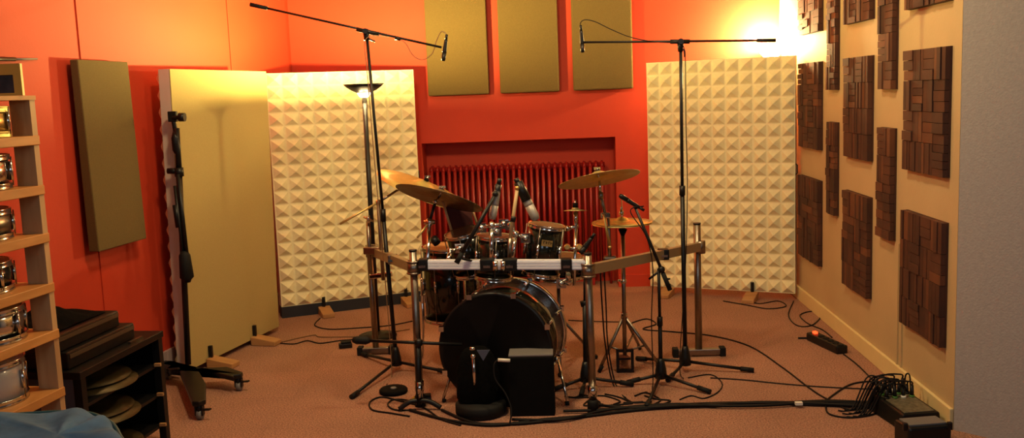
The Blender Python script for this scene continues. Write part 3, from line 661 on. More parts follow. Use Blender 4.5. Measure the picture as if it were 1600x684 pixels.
mic(A(999, 324, Y3), A(968, 305, Y3), 0.013, 'small black microphone pointing at the hi-hat')
tag(MB().tube(spline([A(1000, 325, Y3), A(1005, 322, Y3), A(985, 330, Y3 - .02), A(1010, 370, Y3 - .03), A(1020, 420, Y3 - .03), A(1018, 500, Y3 - .03), G(1020, 602, 0.02), G(1008, 612, 0.006)], 8), 0.003, 6).build('microphone_cable', cable_m), 'thin cable hanging from the small hi-hat microphone', 'cable')
# low left stand in front of the left post
hub = G(655, 640); Y4 = hub.y
t = thing('boom_stand', hub, 'low black microphone stand before the left rack post, arm level with the floor', 'microphone stand')
for dx, dy in ((-0.1, -0.02), (0.115, -0.01), (0.02, 0.11)):
    MB().tube(spline([hub + Z * 0.05, hub + V((dx * .5, dy * .5, 0.045)), hub + V((dx, dy, 0.012))], 5), 0.013, 10).build('leg', black, t)
MB().cyl(hub + Z * .03, A(653, 536, Y4), 0.015).build('lower_pole', black, t)
MB().cyl(A(656, 620, Y4), A(655, 596, Y4), 0.0165).build('chrome_sleeve', chrome, t)
e0, e1 = A(575, 532, Y4), A(722, 538, Y4)
MB().cyl(e0, e1, 0.0085).build('boom_arm', black, t); MB().ball(A(654, 535, Y4), 0.024).build('swivel', black, t)
MB().lathe([(0.012, 0), (0.021, 0.02), (0.021, 0.07), (0.012, 0.09)], A(578, 532, Y4), e0 - e1, 14).build('counterweight', rubber, t)
# low stand beside the right post
hub = G(916, 606); Y5 = hub.y
t = thing('boom_stand', hub, 'black microphone stand right beside the right front rack post', 'microphone stand')
hub_base(t, hub, [G(866, 612), G(990, 604), G(908, 622)])
MB().cyl(hub + Z * .08, A(914, 470, Y5), 0.0145).build('lower_pole', black, t); MB().cyl(A(914, 475, Y5), A(914, 425, Y5), 0.009).build('upper_pole', black, t)
MB().cyl(A(907, 475, Y5), A(920, 472, Y5), 0.017).build('clutch', black, t); MB().cyl(A(914, 428, Y5), A(919, 392, Y5), 0.008).build('boom_arm', black, t)
mic(A(924, 372, Y5 - .03), A(907, 396, Y5 - .03), 0.015, 'stubby black microphone above the right end of the silver rail')
# tom microphones
t = thing('tom_microphone_stand', A(713, 411, 4.72), 'black arm slanting up over the silver rail to the left tom microphone', 'microphone arm')
MB().cyl(A(713, 411, 4.72), A(776, 300, 4.78), 0.0115, 0.0095).build('tube', black, t)
MB().cyl(A(713, 411, 4.72), A(722, 395, 4.73), 0.0135).build('grip', rubber, t); MB().ball(A(774, 303, 4.78), 0.016).build('swivel', black, t)
MB().tube(spline([A(722, 404, 4.73), A(740, 408, 4.77), A(752, 410, 4.8)], 4), 0.006).build('rail_hook', black, t)
mic(A(779, 288, 4.80), A(769, 342, 4.80), 0.0195, 'silver microphone aimed down between the two left toms', silver_mic, silver_mic)
MB().cyl(A(779, 288, 4.80), A(775, 310, 4.80), 0.0165).build('clip', black, bpy.data.objects['microphone.003'] if 'microphone.003' in bpy.data.objects else None)
t = thing('tom_microphone_stand', A(796, 372, 4.80), 'tan rod rising between the toms to the right tom microphone', 'microphone arm')
MB().cyl(A(797, 372, 4.80), A(808, 296, 4.80), 0.009).build('tube', stick_wood, t); MB().ball(A(808, 294, 4.80), 0.013).build('swivel', gold, t); MB().cyl(A(801, 346, 4.8), A(803, 338, 4.8), 0.014).build('collar', black, t)
MB().cyl(A(797, 372, 4.80), A(796, 408, 4.80), 0.011).build('tube', steel, t)
t = mic(A(810, 287, 4.82), A(838, 343, 4.82), 0.0235, 'large black and silver microphone aimed down at the gold badged tom', silver_mic, silver_mic)
MB().cyl(A(809, 284, 4.82), A(823, 313, 4.82), 0.024, 0.026).build('black_sleeve', black, t)
# kick drum microphone on a weighted round base, draped
cb = G(752, 645)
t = thing('kick_microphone_stand', cb, 'black cloth-wrapped short stand on a round weighted base before the bass drum', 'microphone stand')
MB().lathe([(0.118, 0), (0.130, 0.012), (0.130, 0.052), (0.118, 0.066), (0.02, 0.072)], cb, n=40).build('weighted_base', rubber, t)
m = MB(); rings = [(0.075, 0.112), (0.13, 0.118), (0.20, 0.110), (0.26, 0.095), (0.31, 0.080), (0.35, 0.055)]
vsq = []; nn_ = 28
for z, r in rings:
    for i in range(nn_):
        a = 2 * math.pi * i / nn_; k = r * (1 + 0.09 * math.sin(5 * a + z * 9) + 0.05 * math.sin(9 * a - z * 14)); vsq.append(cb + V((-0.012 + k * math.cos(a), 0.01 + k * 0.75 * math.sin(a), z)))
m.add(vsq, [(j * nn_ + i, j * nn_ + (i + 1) % nn_, (j + 1) * nn_ + (i + 1) % nn_, (j + 1) * nn_ + i) for j in range(len(rings) - 1) for i in range(nn_)] + [tuple(len(vsq) - nn_ + i for i in range(nn_))], True)
m.build('cloth_wrap', cloth_black, t, sub=1)
p = cb + V((-0.02, -0.085, 0.30))
MB().cyl(p + V((0, 0.03, -0.2)), p + V((0, 0, 0.02)), 0.008).build('pole', chrome, t); MB().ball(p + Z * .02, 0.014).cyl(p + V((-.015, 0, .06)), p + V((.01, 0, .06)), .009).build('joint', chrome, t)
m = MB().prism([p + V((0.02, -0.012, 0.055)), p + V((0.085, -0.012, 0.055)), p + V((0.05, -0.012, 0.0))], V((0, 0.004, 0))); m.build('tag', blue_panel, t, label='small slate blue triangle')
# black box in front
bx0, bx1 = G(797, 651), G(868, 649)
t = thing('trigger_box', (bx0 + bx1) / 2, 'black upright box with a grey top standing before the bass drum', 'box')
W_ = bx1.x - bx0.x; zt = A(830, 557, bx0.y).z
MB().box(((bx0.x + bx1.x) / 2, bx0.y + 0.065, zt / 2), (W_, 0.13, zt)).build('cabinet', blackm, t, bev=0.008)
MB().box(((bx0.x + bx1.x) / 2, bx0.y + 0.065, zt + 0.004), (W_ * 0.98, 0.125, 0.012)).build('lid', grey_top, t, bev=0.004)
tag(MB().cyl(A(778, 562, 4.58), A(797, 563, 4.58), 0.0085).build('cable_plug', white_pl), 'short white plug at the left edge of the black box', 'plug')
tag(MB().tube(spline([A(778, 562, 4.58), A(772, 570, 4.57), A(774, 592, 4.55), A(790, 615, 4.53), A(799, 640, 4.5), G(796, 664, 0.006)], 8), 0.0042, 6).build('plug_cable', cable_m), 'black cable drooping from the white plug to the floor', 'cable')
sn = A(872, 432, 5.50); t = thing('snare_stand', (sn.x, 5.5, 0), 'dark tripod snare stand behind the right end of the silver rail', 'drum stand')
MB().cyl(V((sn.x, 5.5, 0.12)), V((sn.x, 5.5, sn.z - 0.03)), 0.012).build('tube', steel, t)
for i in range(3):
    a = 0.5 + i * 2.094; d = V((math.cos(a), math.sin(a), 0)); b_ = V((sn.x, 5.5, 0))
    l = MB().cyl(b_ + Z * 0.30, b_ + d * 0.24 + Z * 0.015, 0.009).build('leg', steel, t); MB().ball(b_ + d * 0.24 + Z * 0.014, 0.014).build('rubber_foot', rubber, l)
    MB().tube([b_ + Z * (sn.z - 0.04), b_ + d * 0.15 + Z * (sn.z - 0.012), b_ + d * 0.158 + Z * (sn.z + 0.02)], 0.007).build('basket_arm', chrome, t)
drum('snare_drum', V((sn.x, 5.5, sn.z)), Z, 0.148, 0.12, 'dark snare drum hidden behind the gold badged tom and the rail', shell=shell_m, nl=8, top_m=head_tom)
# hardware behind: kick pedal clutter, throne
th = thing('drum_throne', (-0.22, 6.15, 0), 'black round drum stool hidden behind the drums', 'stool')
MB().lathe([(0.15, 0), (0.17, 0.015), (0.17, 0.06), (0.15, 0.075), (0.0005, 0.078)], V((-0.22, 6.15, 0.44)), n=32).build('seat', cloth_black, th)
MB().cyl((-0.22, 6.15, 0.1), (-0.22, 6.15, 0.44), 0.016).build('column', chrome, th)
for i in range(3):
    a = i * 2.094 + 0.4; f = V((-0.22 + 0.25 * math.cos(a), 6.15 + 0.25 * math.sin(a), 0.008)); MB().cyl((-0.22, 6.15, 0.24), f, 0.009).build('leg', chrome, th)

# wheeled studio stand
wb = G(296, 592); t = thing('studio_stand', wb, 'tall black studio microphone stand on a three-wheeled base before the tan screen', 'microphone stand')
def pl(x, y, z=0.085): return G(x, y, z)
wheels = [(313, 655), (374, 610), (262, 592)]
W3 = [G(*q) for q in wheels]; ctr = wb + Z * 0.085
m = MB(); ring = []
for i, w3 in enumerate(W3):
    d = (w3 - wb); d.z = 0; L_ = d.length; d.normalize(); s = V((-d.y, d.x, 0))
    nxt = (W3[(i + 1) % 3] - wb).normalized()
    ring += [ctr + d * L_ - s * 0.034, ctr + d * (L_ + 0.025), ctr + d * L_ + s * 0.034, ctr + d * L_ * .62 + s * 0.06, ctr + (d + nxt).normalized() * 0.15, ctr + nxt * L_ * .62 + V((nxt.y, -nxt.x, 0)) * 0.06]
if (ring[1] - ring[0]).cross(ring[2] - ring[0]).z < 0: ring.reverse()
m.prism([p - Z * 0.012 for p in ring], V((0, 0, 0.028))); m.build('base_plate', black, t, bev=0.006)
for w3 in W3:
    c = V((w3.x, w3.y, 0)); cst = MB().cyl(c + Z * 0.045, c + Z * 0.08, 0.014).box(c + Z * 0.048 + V((0.018, 0, 0)), (0.006, 0.03, 0.05)).box(c + Z * 0.048 - V((0.018, 0, 0)), (0.006, 0.03, 0.05)).build('caster', black, t)
    MB().cyl(c + V((-0.013, 0.005, 0.027)), c + V((0.013, 0.005, 0.027)), 0.027, n=20).build('wheel', grey_top, cst); MB().bar(c + V((0.02, -.01, 0.055)), c + V((0.065, -0.02, 0.06)), 0.02, 0.008).build('brake_pedal', black, cst)
Yw = wb.y; tp = A(280, 270, Yw)
MB().cyl(wb + Z * 0.09, tp, 0.0175).build('lower_pole', black, t); MB().cyl(tp - Z * 0.02, tp + Z * 0.03, 0.026).build('clutch', black, t)
MB().cyl(A(262, 267, Yw), A(278, 267, Yw), 0.017).build('clutch_knob', black, t)
MB().cyl(tp, A(276, 200, Yw), 0.0165).build('upper_pole', black, t); MB().lathe([(0.012, 0), (0.022, 0.02), (0.024, 0.09), (0.012, 0.13)], A(276, 240, Yw), A(273, 200, Yw) - A(276, 240, Yw), 14).build('swivel', black, t)
MB().cyl(A(274, 205, Yw), A(270, 182, Yw), 0.013).box(A(270, 182, Yw), (0.05, 0.03, 0.06)).cyl(A(268, 176, Yw), A(268, 190, Yw), 0.012).cyl(A(270, 184, Yw - .01), A(284, 183, Yw - .02), 0.012).build('mount_head', black, t, bev=0.004); MB().cyl(A(280, 183, Yw - .02), A(289, 183, Yw - .02), 0.025).build('mount_knob', black, t)
MB().cyl(A(273, 290, Yw - .04), A(289, 420, Yw - .05), 0.009).cyl(A(274, 320, Yw - .04), A(279, 355, Yw - .04), 0.017).build('folded_boom', black, t)
MB().cyl(A(278, 272, Yw - .02), A(292, 400, Yw - .05), 0.012).build('boom_arm', black, t)
MB().lathe([(0.018, 0), (0.024, 0.015), (0.040, 0.03), (0.032, 0.16), (0.018, 0.185)], A(293, 441, Yw - .05), A(288, 395, Yw - .05) - A(293, 441, Yw - .05), 16).build('counterweight', rubber, t)

# ================================================================== left side
YS = 3.5
def onf(x, y): return A(x, y, YS)
pf = onf(48, 148); pb_ = onf(93, 640)
sd = LD; sn_ = LN
px_ = -0.5628 * YS
sh = thing('wooden_shelf', (px_ - 0.05, YS - 0.3, 0), 'open pine shelf unit full of snare drums at the left photo edge', 'shelf')
def sp3(d_along, d_out, z): return V((px_, YS, 0)) + LD * d_along + LN * d_out + Z * z
topz = onf(46, 151).z
def lbox(m, a0, a1, o0, o1, z0, z1): return m.hexa([sp3(a, o, z) for z in (z0, z1) for a, o in ((a0, o0), (a0, o1), (a1, o1), (a1, o0))])
for a in (0, -1.15):
    for o in (-0.085, -0.40): lbox(MB(), a, a + 0.03, o, o + 0.085, 0, topz).build('post', post_wood, sh)
zs = [onf(50, 212).z, onf(58, 290).z, onf(66, 365).z, onf(75, 443).z, onf(82, 516).z, onf(92, 607).z, 0.30, 0.06]
for z in zs: lbox(MB(), -1.15, 0.03, -0.36, 0.006, z - 0.036, z).build('shelf_board', shelf_wood, sh, bev=0.003)
lbox(MB(), -1.15, 0.03, -0.40, 0.006, topz - 0.012, topz + 0.004).build('top_board', shelf_wood, sh)
# snare drums on the shelf
names = ['topmost', 'second from top', 'third from top', 'fourth from top', 'fifth from top', 'lowest']
edges = [(19, 180), (21, 262), (23, 345), (24, 420), (44, 497), (47, 590)]
hs_ = [0.10, 0.115, 0.10, 0.10, 0.115, 0.15]; hoops = [brass_hat, chrome, chrome, chrome, chrome, chrome]
desc = ['brass hooped small snare drum', 'chrome snare drum', 'dark chromed snare drum', 'black snare drum with gold trim', 'glossy chrome snare drum', 'pale shelled snare drum']
for i in range(6):
    r = 0.155; Yd = YS - 0.145
    e = A(edges[i][0] - 13, edges[i][1], Yd); c = V((e.x - r - 0.01, Yd, zs[i] + 0.009))
    drum('snare_drum', c, Z, r, hs_[i], desc[i] + ', %s on the pine shelf' % names[i], 'snare drums on the pine shelf', shell=[gold, chrome, steel, shell_m, chrome, shell_white][i], nl=8, hoop=hoops[i], top_m=head_m if i != 5 else shell_white, lug_ang=0.2 + i * .13)
# frame on the shelf top
f0 = sp3(-0.06, -0.06, topz + 0.005); fx = sp3(-0.06, -0.42, topz + 0.005)
pr_ = onf(38, 149); du = V((-1, -0.16, 0)).normalized()
o = V((A(39, 148, YS - 0.04).x, YS - 0.04, topz + 0.005)); hgt = A(39, 99, YS - 0.04).z - o.z
t = thing('picture_frame', o + du * 0.12, 'yellow wooden frame with a dark picture on top of the pine shelf', 'picture frame')
def fb(m, u0, u1, z0, z1, d0, d1):
    nrm = V((-du.y, du.x, 0)); nrm = nrm if nrm.y < 0 else -nrm
    return m.hexa([o + du * u_ + nrm * d_ + Z * z_ for z_ in (z0, z1) for u_, d_ in ((u0, d0), (u0, d1), (u1, d1), (u1, d0))])
m = MB(); fb(m, 0, 0.028, 0, hgt, 0, 0.02); fb(m, 0.222, 0.25, 0, hgt, 0, 0.02); fb(m, 0.028, 0.222, hgt - 0.04, hgt, 0, 0.02); fb(m, 0.028, 0.222, 0, 0.01, 0, 0.02)
m.build('frame_bars', yellow_frame, t); fb(MB(), 0.028, 0.222, 0.01, hgt - 0.04, 0.002, 0.006).build('picture', picture_m, t)
# rod on the wall
dd = lw(4.6, 0.02, 0); zz = 1.95
t = thing('wall_rod', wallpt(20, 92, 0.02), 'thin pale rod with a dark end fixed to the wall above the shelf', 'rod')
MB().cyl(wallpt(22, 92.5, 0.02), wallpt(58, 92, 0.005), 0.006, 0.004).build('rod', grey_top, t); MB().cyl(wallpt(-40, 92, 0.03), wallpt(23, 92.5, 0.02), 0.010).build('dark_end', black, t)

# black cabinet with cymbals
cz = 0.54; cn_ = G(125, 581, cz); cf = G(252, 517, cz)
cd_ = (cf - cn_).normalized(); cw = V((-cd_.y, cd_.x, 0)); cw = cw if cw.x < 0 else -cw   # towards the wall
Lc = (cf - cn_).length; Wc = 0.50
cab = thing('rack_cabinet', V(((cn_.x + cf.x) / 2, (cn_.y + cf.y) / 2, 0)) + cw * Wc / 2, 'low black open cabinet holding cymbals beside the pine shelf', 'cabinet')
def cp(a, o, z): return V((cn_.x, cn_.y, 0)) + cd_ * a + cw * o + Z * z
def cbx(m, a0, a1, o0, o1, z0, z1): return m.hexa([cp(a, o, z) for z in (z0, z1) for a, o in ((a0, o0), (a1, o0), (a1, o1), (a0, o1))])
cbx(MB(), -0.01, Lc + 0.01, -0.005, Wc, cz - 0.03, cz).build('top_board', black, cab, bev=0.003)
for a0, a1 in ((0, 0.035), (Lc - 0.035, Lc)):
    for o0 in (0, Wc - 0.035): cbx(MB(), a0, a1, o0, o0 + 0.035, 0, cz - 0.03).build('leg', black, cab)
cbx(MB(), 0.002, 0.016, 0.036, Wc - 0.036, 0.06, cz - 0.03).build('side_panel', blue_panel, cab, label='slate blue end panel')
cbx(MB(), 0.0, Lc, Wc - 0.01, Wc, 0.03, cz - 0.03).build('back_panel', blackm, cab)
cbx(MB(), Lc - 0.016, Lc - 0.004, 0.036, Wc - 0.036, 0.06, cz - 0.03).build('end_panel', blackm, cab)
shz = [0.385, 0.24, 0.09]
for z in shz: cbx(MB(), 0.03, Lc - 0.03, 0.02, Wc - 0.02, z - 0.014, z).build('shelf_board', black, cab)
for z in shz:
    q = cp(Lc - 0.06, 0.0, z - 0.006); 
    MB().box(q + Z * 0.012, (0.03, 0.014, 0.014)).build('shelf_stop', wedge_wood, cab)
ci = 0
for si, (z, n_) in enumerate(zip(shz, (2, 2, 1))):
    for k in range(n_):
        r = min(Lc, Wc) * 0.43 - 0.02 * k; p = cp(Lc / 2 + 0.02 * k, 0.19 + 0.02 * k, z + 0.028 + 0.018 * k)
        cymbal('stored_cymbal', p, V((0.02, -0.02, 1)).normalized(), r, [['upper', 'lower'][1 - k] + ' gold cymbal of the pair stored on the top cabinet shelf', ['upper', 'lower'][1 - k] + ' gold cymbal of the pair stored on the middle cabinet shelf', 'gold cymbal stored alone on the bottom cabinet shelf'][si], brass_cabinet_shade, 'cymbals stored in the black cabinet')
# flat cases on top
def kb(a0, a1, o0, o1, z0, z1, lab, name, key=None):
    t = thing(name, cp((a0 + a1) / 2, (o0 + o1) / 2, z0), lab, 'case', 'flat black cases on the cabinet')
    cbx(MB(), a0, a1, o0, o1, z0, z1).build('case_body', black, t, bev=0.008)
    cbx(MB(), a0 + 0.01, a1 - 0.01, o0 - 0.004, o0 + 0.004, z0 + (z1 - z0) * .62, z0 + (z1 - z0) * .85).build('edge_trim', key or trim_dark, t)
    return t
kb(0.02, Lc - 0.13, 0.06, 0.42, cz + 0.001, cz + 0.075, 'lower flat black case with a dark edge on the low cabinet', 'equipment_case', trim_dark)
kb(-0.02, Lc - 0.20, 0.09, 0.42, cz + 0.077, cz + 0.150, 'upper flat black case with a tan front edge under the black cloth', 'equipment_case', trim_dark)
cbx(MB(), Lc - 0.23, Lc - 0.14, 0.022, 0.034, cz + 0.001, cz + 0.008); 
tag(cbx(MB(), Lc - 0.24, Lc - 0.13, 0.022, 0.036, cz + 0.001, cz + 0.010).build('metal_pen', steel), 'thin silver pen lying at the front of the cabinet top', 'pen')
m = MB(); nu, nv = 16, 8; vs_ = []
for j in range(nv + 1):
    for i in range(nu + 1):
        a = -0.04 + (Lc - 0.20) * i / nu; o_ = 0.12 + 0.31 * j / nv; e = min(1, 3.0 * min(i, nu - i) / nu + .1) * min(1, 2.5 * min(j, nv - j) / nv + 0.05)
        vs_.append(cp(a, o_, cz + 0.152 + e * (0.055 + 0.018 * math.sin(i * 0.9) + 0.012 * math.sin(i * 1.7 + j * 1.1))))
m.add(vs_, [(j * (nu + 1) + i, j * (nu + 1) + i + 1, (j + 1) * (nu + 1) + i + 1, (j + 1) * (nu + 1) + i) for j in range(nv) for i in range(nu)], True)
tag(m.build('black_cloth', cloth_black, solid=0.004, sub=1), 'rumpled black cloth lying over the flat cases on the cabinet', 'cloth')

# blue padded bag at the lower left
bt = 0.62; g = [G(x, y, bt) for x, y in ((-60, 650), (105, 639), (163, 650), (187, 676), (200, 740), (-60, 800))]
t = thing('drum_bag', V((sum(p.x for p in g) / 6, sum(p.y for p in g) / 6, 0)), 'blue padded drum bag with dark piping in the lower left corner', 'bag')
cx = sum((p for p in g), V()) / 6
outl = spline(g + [g[0]], 5)[:-1]; n_ = len(outl); vs_ = []; lv = [(1.0, 0.0), (1.03, 0.3), (1.02, 0.55), (1.0, 0.605), (0.95, 0.628), (0.80, 0.632), (0.5, 0.628), (0.15, 0.636)]
for s_, z in lv:
    for i, p in enumerate(outl):
        q = V((cx.x, cx.y, 0)).lerp(V((p.x, p.y, 0)), s_); wv = 0.012 * math.sin(i * 1.3 + z * 20) * (1 if z > .55 else .4); vs_.append(V((q.x, q.y, z + (wv if z > 0.6 else 0))))
m = MB(); m.add(vs_, [(j * n_ + i, j * n_ + (i + 1) % n_, (j + 1) * n_ + (i + 1) % n_, (j + 1) * n_ + i) for j in range(len(lv) - 1) for i in range(n_)] + [tuple((len(lv) - 1) * n_ + i for i in range(n_)), tuple(range(n_ - 1, -1, -1))], True)
m.build('bag_body', blue_cloth, t, sub=1)
MB().tube([V((p.x, p.y, 0.612)) for p in outl], 0.006, 8, closed=True).build('piping', blue_piping, t)

# ================================================================== floor clutter
def cable(pts, lab, r=0.0045, m=cable_m, group='black cables on the carpet', k=8, name='cable'):
    P = [G(p[0], p[1], (p[2] if len(p) > 2 else 0) + r + 0.0005) for p in pts]
    return tag(MB().tube(spline(P, k), r, 6).build(name, m), lab, 'cable', group)
lm = thing('cable_loom', G(1000, 640), 'thick bundle of black cables running from the drums to the right wall', 'cable')
loom = [[(690, 640), (740, 660), (800, 662), (850, 658), (900, 652), (960, 644), (1020, 638), (1080, 634), (1140, 632), (1200, 631), (1260, 630), (1320, 630), (1372, 634)],
        [(640, 640), (700, 656), (770, 664), (850, 655), (930, 648), (1000, 638), (1080, 631), (1180, 629), (1270, 632), (1340, 634), (1376, 640)],
        [(880, 642), (940, 640), (1000, 634), (1060, 631), (1130, 634), (1200, 633), (1280, 628), (1372, 628)],
        [(800, 655), (880, 655), (950, 640), (1030, 634), (1100, 633), (1190, 628), (1290, 631), (1370, 636)],
        [(930, 632), (990, 637), (1060, 634), (1150, 630), (1220, 629), (1300, 626), (1370, 630)]]
for i, c_ in enumerate(loom):
    r = 0.0075
    MB().tube(spline([G(x, y, r + 0.001 + (0.006 if i > 1 else 0)) for x, y in c_], 8), r, 6).build('loom_cable', cable_m, lm)
MB().box(G(1248, 630, 0.022), (0.035, 0.022, 0.014)).build('white_tag', white_pl, lm)
cable([(985, 505), (1010, 498), (1025, 506), (1005, 514), (1050, 518), (1110, 524), (1170, 540), (1220, 572), (1262, 604), (1290, 622), (1330, 640), (1370, 628)], 'single long cable curving across the carpet towards the stage box')
cable([(1110, 590), (1160, 593), (1230, 600), (1300, 605), (1375, 608)], 'nearly straight cable along the floor right of the level boom stand', 0.0035)
cable([(1285, 632), (1300, 618), (1330, 600), (1365, 596), (1385, 606), (1392, 618)], 'cable arcing up to the back of the stage box')
cable([(1290, 632), (1295, 646), (1325, 652), (1360, 648), (1380, 640)], 'cable loop lying before the stage box')
cable([(1240, 470), (1232, 492), (1245, 508), (1268, 508), (1282, 494), (1270, 486), (1250, 492), (1262, 505), (1285, 515), (1300, 527)], 'coiled cable in the corner by the power strip', 0.004)
cable([(1130, 470), (1165, 476), (1200, 482), (1228, 478), (1215, 470), (1185, 474), (1160, 466)], 'loose cable under the right foam screen', 0.004)
cable([(1075, 590), (1110, 585), (1128, 598), (1122, 612), (1100, 622), (1080, 618), (1062, 624)], 'cable loop around the feet of the hi-hat boom stand', 0.0035)
cable([(888, 500), (930, 502), (985, 503)], 'thin cable crossing behind the right rack post', 0.0035)
cable([(640, 650), (610, 645), (582, 640), (578, 628), (596, 620), (625, 626), (650, 632)], 'cable loop beside the round disc', 0.0045)
cable([(650, 640), (618, 640), (606, 632), (615, 624), (640, 626), (668, 640), (690, 655), (720, 664)], 'cable loop around the low stand foot', 0.0045)
cable([(500, 497), (492, 508), (515, 514), (560, 512), (610, 508), (650, 500)], 'cable behind the left boom stand, starting at the foam screen foot', 0.004)
cable([(438, 536), (460, 537), (480, 532), (500, 536), (530, 532), (555, 530), (580, 528)], 'cable on the carpet leading to the small black pedal', 0.004)
cable([(440, 534), (470, 527), (492, 523), (500, 526), (540, 526), (575, 524), (640, 514)], 'cable with painted-in light on the carpet behind the small black pedal', 0.004, cable_lit_m)
for i, (a_, b_) in enumerate((((938, 425), (948, 560)), ((944, 424), (952, 560)))):
    y_ = 5.1
    tag(MB().tube(spline([A(a_[0], a_[1], 4.85), A(a_[0] + 3, 480, 4.95), A(b_[0] - 2, 540, 5.05), G(b_[0] + 10, 600, 0.006), G(b_[0] + 30, 622 + 4 * i, 0.006)], 8), 0.0042, 6).build('cable', cable_m), ['left', 'right'][i] + ' of two cables hanging from the right rack corner', 'cable', 'cables hanging from the rack')
for i in range(7):
    x0 = 880 + i * 22 + random.uniform(-6, 6); y0 = 618 + random.uniform(-6, 8)
    cable([(x0, y0), (x0 + 18, y0 + random.uniform(-12, 10)), (x0 + 40, y0 + random.uniform(-8, 14)), (x0 + 30, y0 + 14), (x0 + 60, y0 + 12)], 'tangled thin cable on the floor between the right post and hi-hat boom stand', 0.0042, group='tangled cables right of the bass drum')
# round disc
c = G(615, 613); t = thing('practice_disc', c, 'flat round black disc on the carpet left of the drums', 'disc')
MB().lathe([(0.072, 0), (0.078, 0.005), (0.078, 0.018), (0.070, 0.026), (0.02, 0.024), (0.0005, 0.024)], c, n=36).build('disc', blackm, t); MB().lathe([(0.018, 0.024), (0.016, 0.030), (0.0005, 0.031)], c, n=20).build('hub', grey_top, t)
# pedal left
def pedal(px, py, lab, sx=0.085, sy=0.05, rot=0.3):
    c = G(px, py); R = Matrix.Rotation(rot, 3, 'Z'); t = thing('foot_pedal', c, lab, 'pedal')
    MB().box(c + Z * 0.016, (sx, sy, 0.032), R).build('pedal_body', black, t, bev=0.006); MB().box(c + Z * 0.038 + R @ V((0.005, 0, 0)), (sx * 0.8, sy * .8, 0.012), R).build('treadle', rubber, t, bev=0.004)
pedal(540, 543, 'small black pedal on the carpet in front of the left foam screen')
pedal(664, 628, 'small black box at the foot of the low left stand', 0.07, 0.05, 0.1)
tag(MB().prism([G(640, 625, 0.001), G(652, 628, 0.001), G(650, 616, 0.04)], V((0.03, 0.03, 0))).build('yellow_wedge', yellow_frame), 'small yellow wedge at the foot of the low left stand', 'wedge')
# kick pedal behind the bass drum
kp = V((-0.30, 5.36, 0)); t = thing('kick_pedal', kp, 'kick pedal on the floor behind the bass drum', 'pedal')
MB().prism([kp + V((-0.04, 0, 0.09)), kp + V((0.04, 0, 0.09)), kp + V((0.04, 0.28, 0.02)), kp + V((-0.04, 0.28, 0.02))], V((0, 0, -0.012))).build('footboard', steel, t)
MB().box(kp + V((0, 0.14, 0.006)), (0.1, 0.32, 0.012)).build('base_plate', black, t)
for s in (-1, 1): MB().bar(kp + V((s * .055, 0, 0.005)), kp + V((s * .055, 0, 0.22)), 0.014, 0.014, V((0, 1, 0))).build('upright', steel, t)
# power strip
c = G(1299, 541); d = V((0.25, -0.97, 0)).normalized(); R = Matrix.Rotation(math.atan2(d.y, d.x), 3, 'Z')
c.x -= 0.03
t = thing('power_strip', c, 'black power strip with a glowing red switch by the right baseboard', 'power strip')
MB().box(c + Z * 0.025, (0.36, 0.075, 0.05), R).build('strip_body', black, t, bev=0.008)
for k in range(5): MB().cyl(c + d * (-0.06 + 0.055 * k) + Z * 0.05, c + d * (-0.06 + 0.055 * k) + Z * 0.054, 0.019, n=18).build('socket', rubber, t)
MB().box(c - d * 0.135 + Z * 0.055, (0.028, 0.022, 0.014), R).build('switch', red_led, t, label='glowing red switch')
cable([(1247, 528), (1265, 528), (1280, 530)], 'short black plug lead at the left end of the power strip', 0.006)
cable([(1318, 553), (1340, 570), (1362, 592), (1380, 612)], 'cable running along the baseboard from power strip to stage box', 0.004)
# stage box
c = G(1412, 636); d = V((0.16, -0.985, 0)).normalized(); s = V((d.y, -d.x, 0)); s = s if s.x < 0 else -s
c = V((1.60, 4.50, 0)); Rz = Matrix.Rotation(math.atan2(d.y, d.x), 3, 'Z')
t = thing('stage_box', c, 'black stage box full of plugged connectors on the floor by the right wall', 'stage box')
m = MB(); hl = 0.17; hw = 0.105
P = lambda a, b, z: c + d * a - s * b + Z * z
m.hexa([P(-hl, -hw, 0), P(hl, -hw, 0), P(hl, hw, 0), P(-hl, hw, 0), P(-hl * .8, -hw * .8, 0.085), P(hl, -hw * .8, 0.07), P(hl, hw * .9, 0.07), P(-hl * .8, hw * .9, 0.085)]); m.build('box_body', black, t, bev=0.006)
MB().hexa([P(-hl * .7, -hw * .65, 0.083), P(hl * .9, -hw * .65, 0.069), P(hl * .9, hw * .75, 0.069), P(-hl * .7, hw * .75, 0.083), P(-hl * .7, -hw * .65, 0.088), P(hl * .9, -hw * .65, 0.074), P(hl * .9, hw * .75, 0.074), P(-hl * .7, hw * .75, 0.088)]).build('face_plate', panel_plate, t)
for r_ in range(3):
    for k in range(4):
        p = P(-0.12 + r_ * 0.045, -0.06 + k * 0.043, 0.086 - r_ * .003); h_ = random.uniform(0.045, 0.07)
        q = MB().cyl(p, p + Z * h_ + d * random.uniform(-.02, .005), 0.0095, 0.0085).build('plug', black, t); MB().cyl(p, p + Z * 0.012, 0.013).build('ring', green_pl if (r_ + k) % 2 else white_pl if k == 2 else black, q)
        e = p + Z * h_
        MB().tube(spline([e, e + Z * 0.02 + s * 0.01, e + s * (0.05 + .02 * k) + Z * 0.005 - d * .02, V((e.x, e.y, 0)) + s * (0.13 + .02 * k) + Z * 0.012 - d * 0.01 * k, V((e.x, e.y, 0)) + s * (0.2 + .01 * k) + Z * 0.008], 5), 0.004, 6).build('plug_cable', cable_m, q)
MB().tube(spline([P(-0.12, 0.08, 0.08), P(-0.12, 0.085, 0.16), P(-0.10, 0.095, 0.165), P(-0.08, 0.09, 0.08)], 5), 0.004).build('cable_loop', cable_m, t)
c2 = V((1.565, 4.14, 0)); t = thing('black_amplifier', c2, 'black boxy unit with a pale top edge before the stage box', 'box')
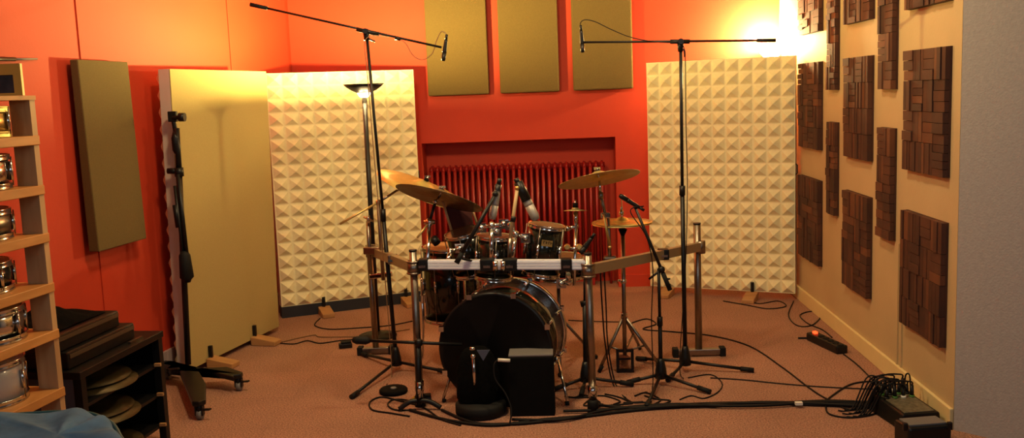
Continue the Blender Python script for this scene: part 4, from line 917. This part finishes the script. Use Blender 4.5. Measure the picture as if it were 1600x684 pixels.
MB().box(c2 + Z * 0.05, (0.2, 0.13, 0.10), Rz @ Matrix.Rotation(math.pi / 2, 3, 'Z')).build('unit_body', black, t, bev=0.012); MB().box(c2 + Z * 0.103 + V((0, 0.0, 0)), (0.17, 0.09, 0.008), Rz @ Matrix.Rotation(math.pi / 2, 3, 'Z')).build('top_plate', grey_top, t)
for s_ in (-1, 1): MB().box(c2 + V((s_ * 0.095, -0.055, 0.10)), (0.02, 0.02, 0.035)).build('corner_guard', black, t, bev=0.004)
def point(name, loc, power, col, size):
    l = bpy.data.lights.new(name, 'POINT'); l.energy = power; l.color = col; l.shadow_soft_size = size
    o = bpy.data.objects.new(name, l); C.objects.link(o); o.location = loc; return o
def area(name, loc, target, power, col, size, sy=None, spread=180):
    l = bpy.data.lights.new(name, 'AREA'); l.energy = power; l.color = col; l.size = size; l.spread = math.radians(spread)
    if sy: l.shape = 'RECTANGLE'; l.size_y = sy
    o = bpy.data.objects.new(name, l); C.objects.link(o); o.location = loc
    o.rotation_euler = (V(target) - V(loc)).to_track_quat('-Z', 'Y').to_euler(); return o
point('lamp_bulb', lrim - Z * 0.012, 430, (1.0, 0.76, 0.24), 0.035)
point('lamp_cup', lrim - Z * 0.115, 9, (1.0, 0.68, 0.30), 0.04)
point('corner_bulb', RL + V((0, 0, 0.06)), 230, (1.0, 0.76, 0.30), 0.05)
area('ceiling_light_kit', (-0.9, 3.9, 2.95), (-0.5, 5.8, 0.6), 46, (1.0, 0.72, 0.38), 0.3)
area('ceiling_light_right', (0.6, 4.3, 2.95), (0.5, 5.8, 0.2), 30, (1.0, 0.72, 0.38), 0.25)
area('daylight', (1.6, 0.3, 2.3), (2.3, 3.9, 1.2), 16, (0.9, 0.95, 1.0), 1.2)
area('daylight_left', (-1.2, -0.6, 2.3), (-1.7, 3.9, 0.2), 12, (0.75, 0.88, 1.0), 1.0)
w = bpy.data.worlds.new('room_ambient'); bpy.context.scene.world = w; w.use_nodes = True
w.node_tree.nodes['Background'].inputs['Color'].default_value = (0.9, 0.75, 0.6, 1); w.node_tree.nodes['Background'].inputs['Strength'].default_value = 0.05
vs = bpy.context.scene.view_settings; vs.view_transform = 'Standard'; vs.look = 'None'; vs.exposure = 0.0
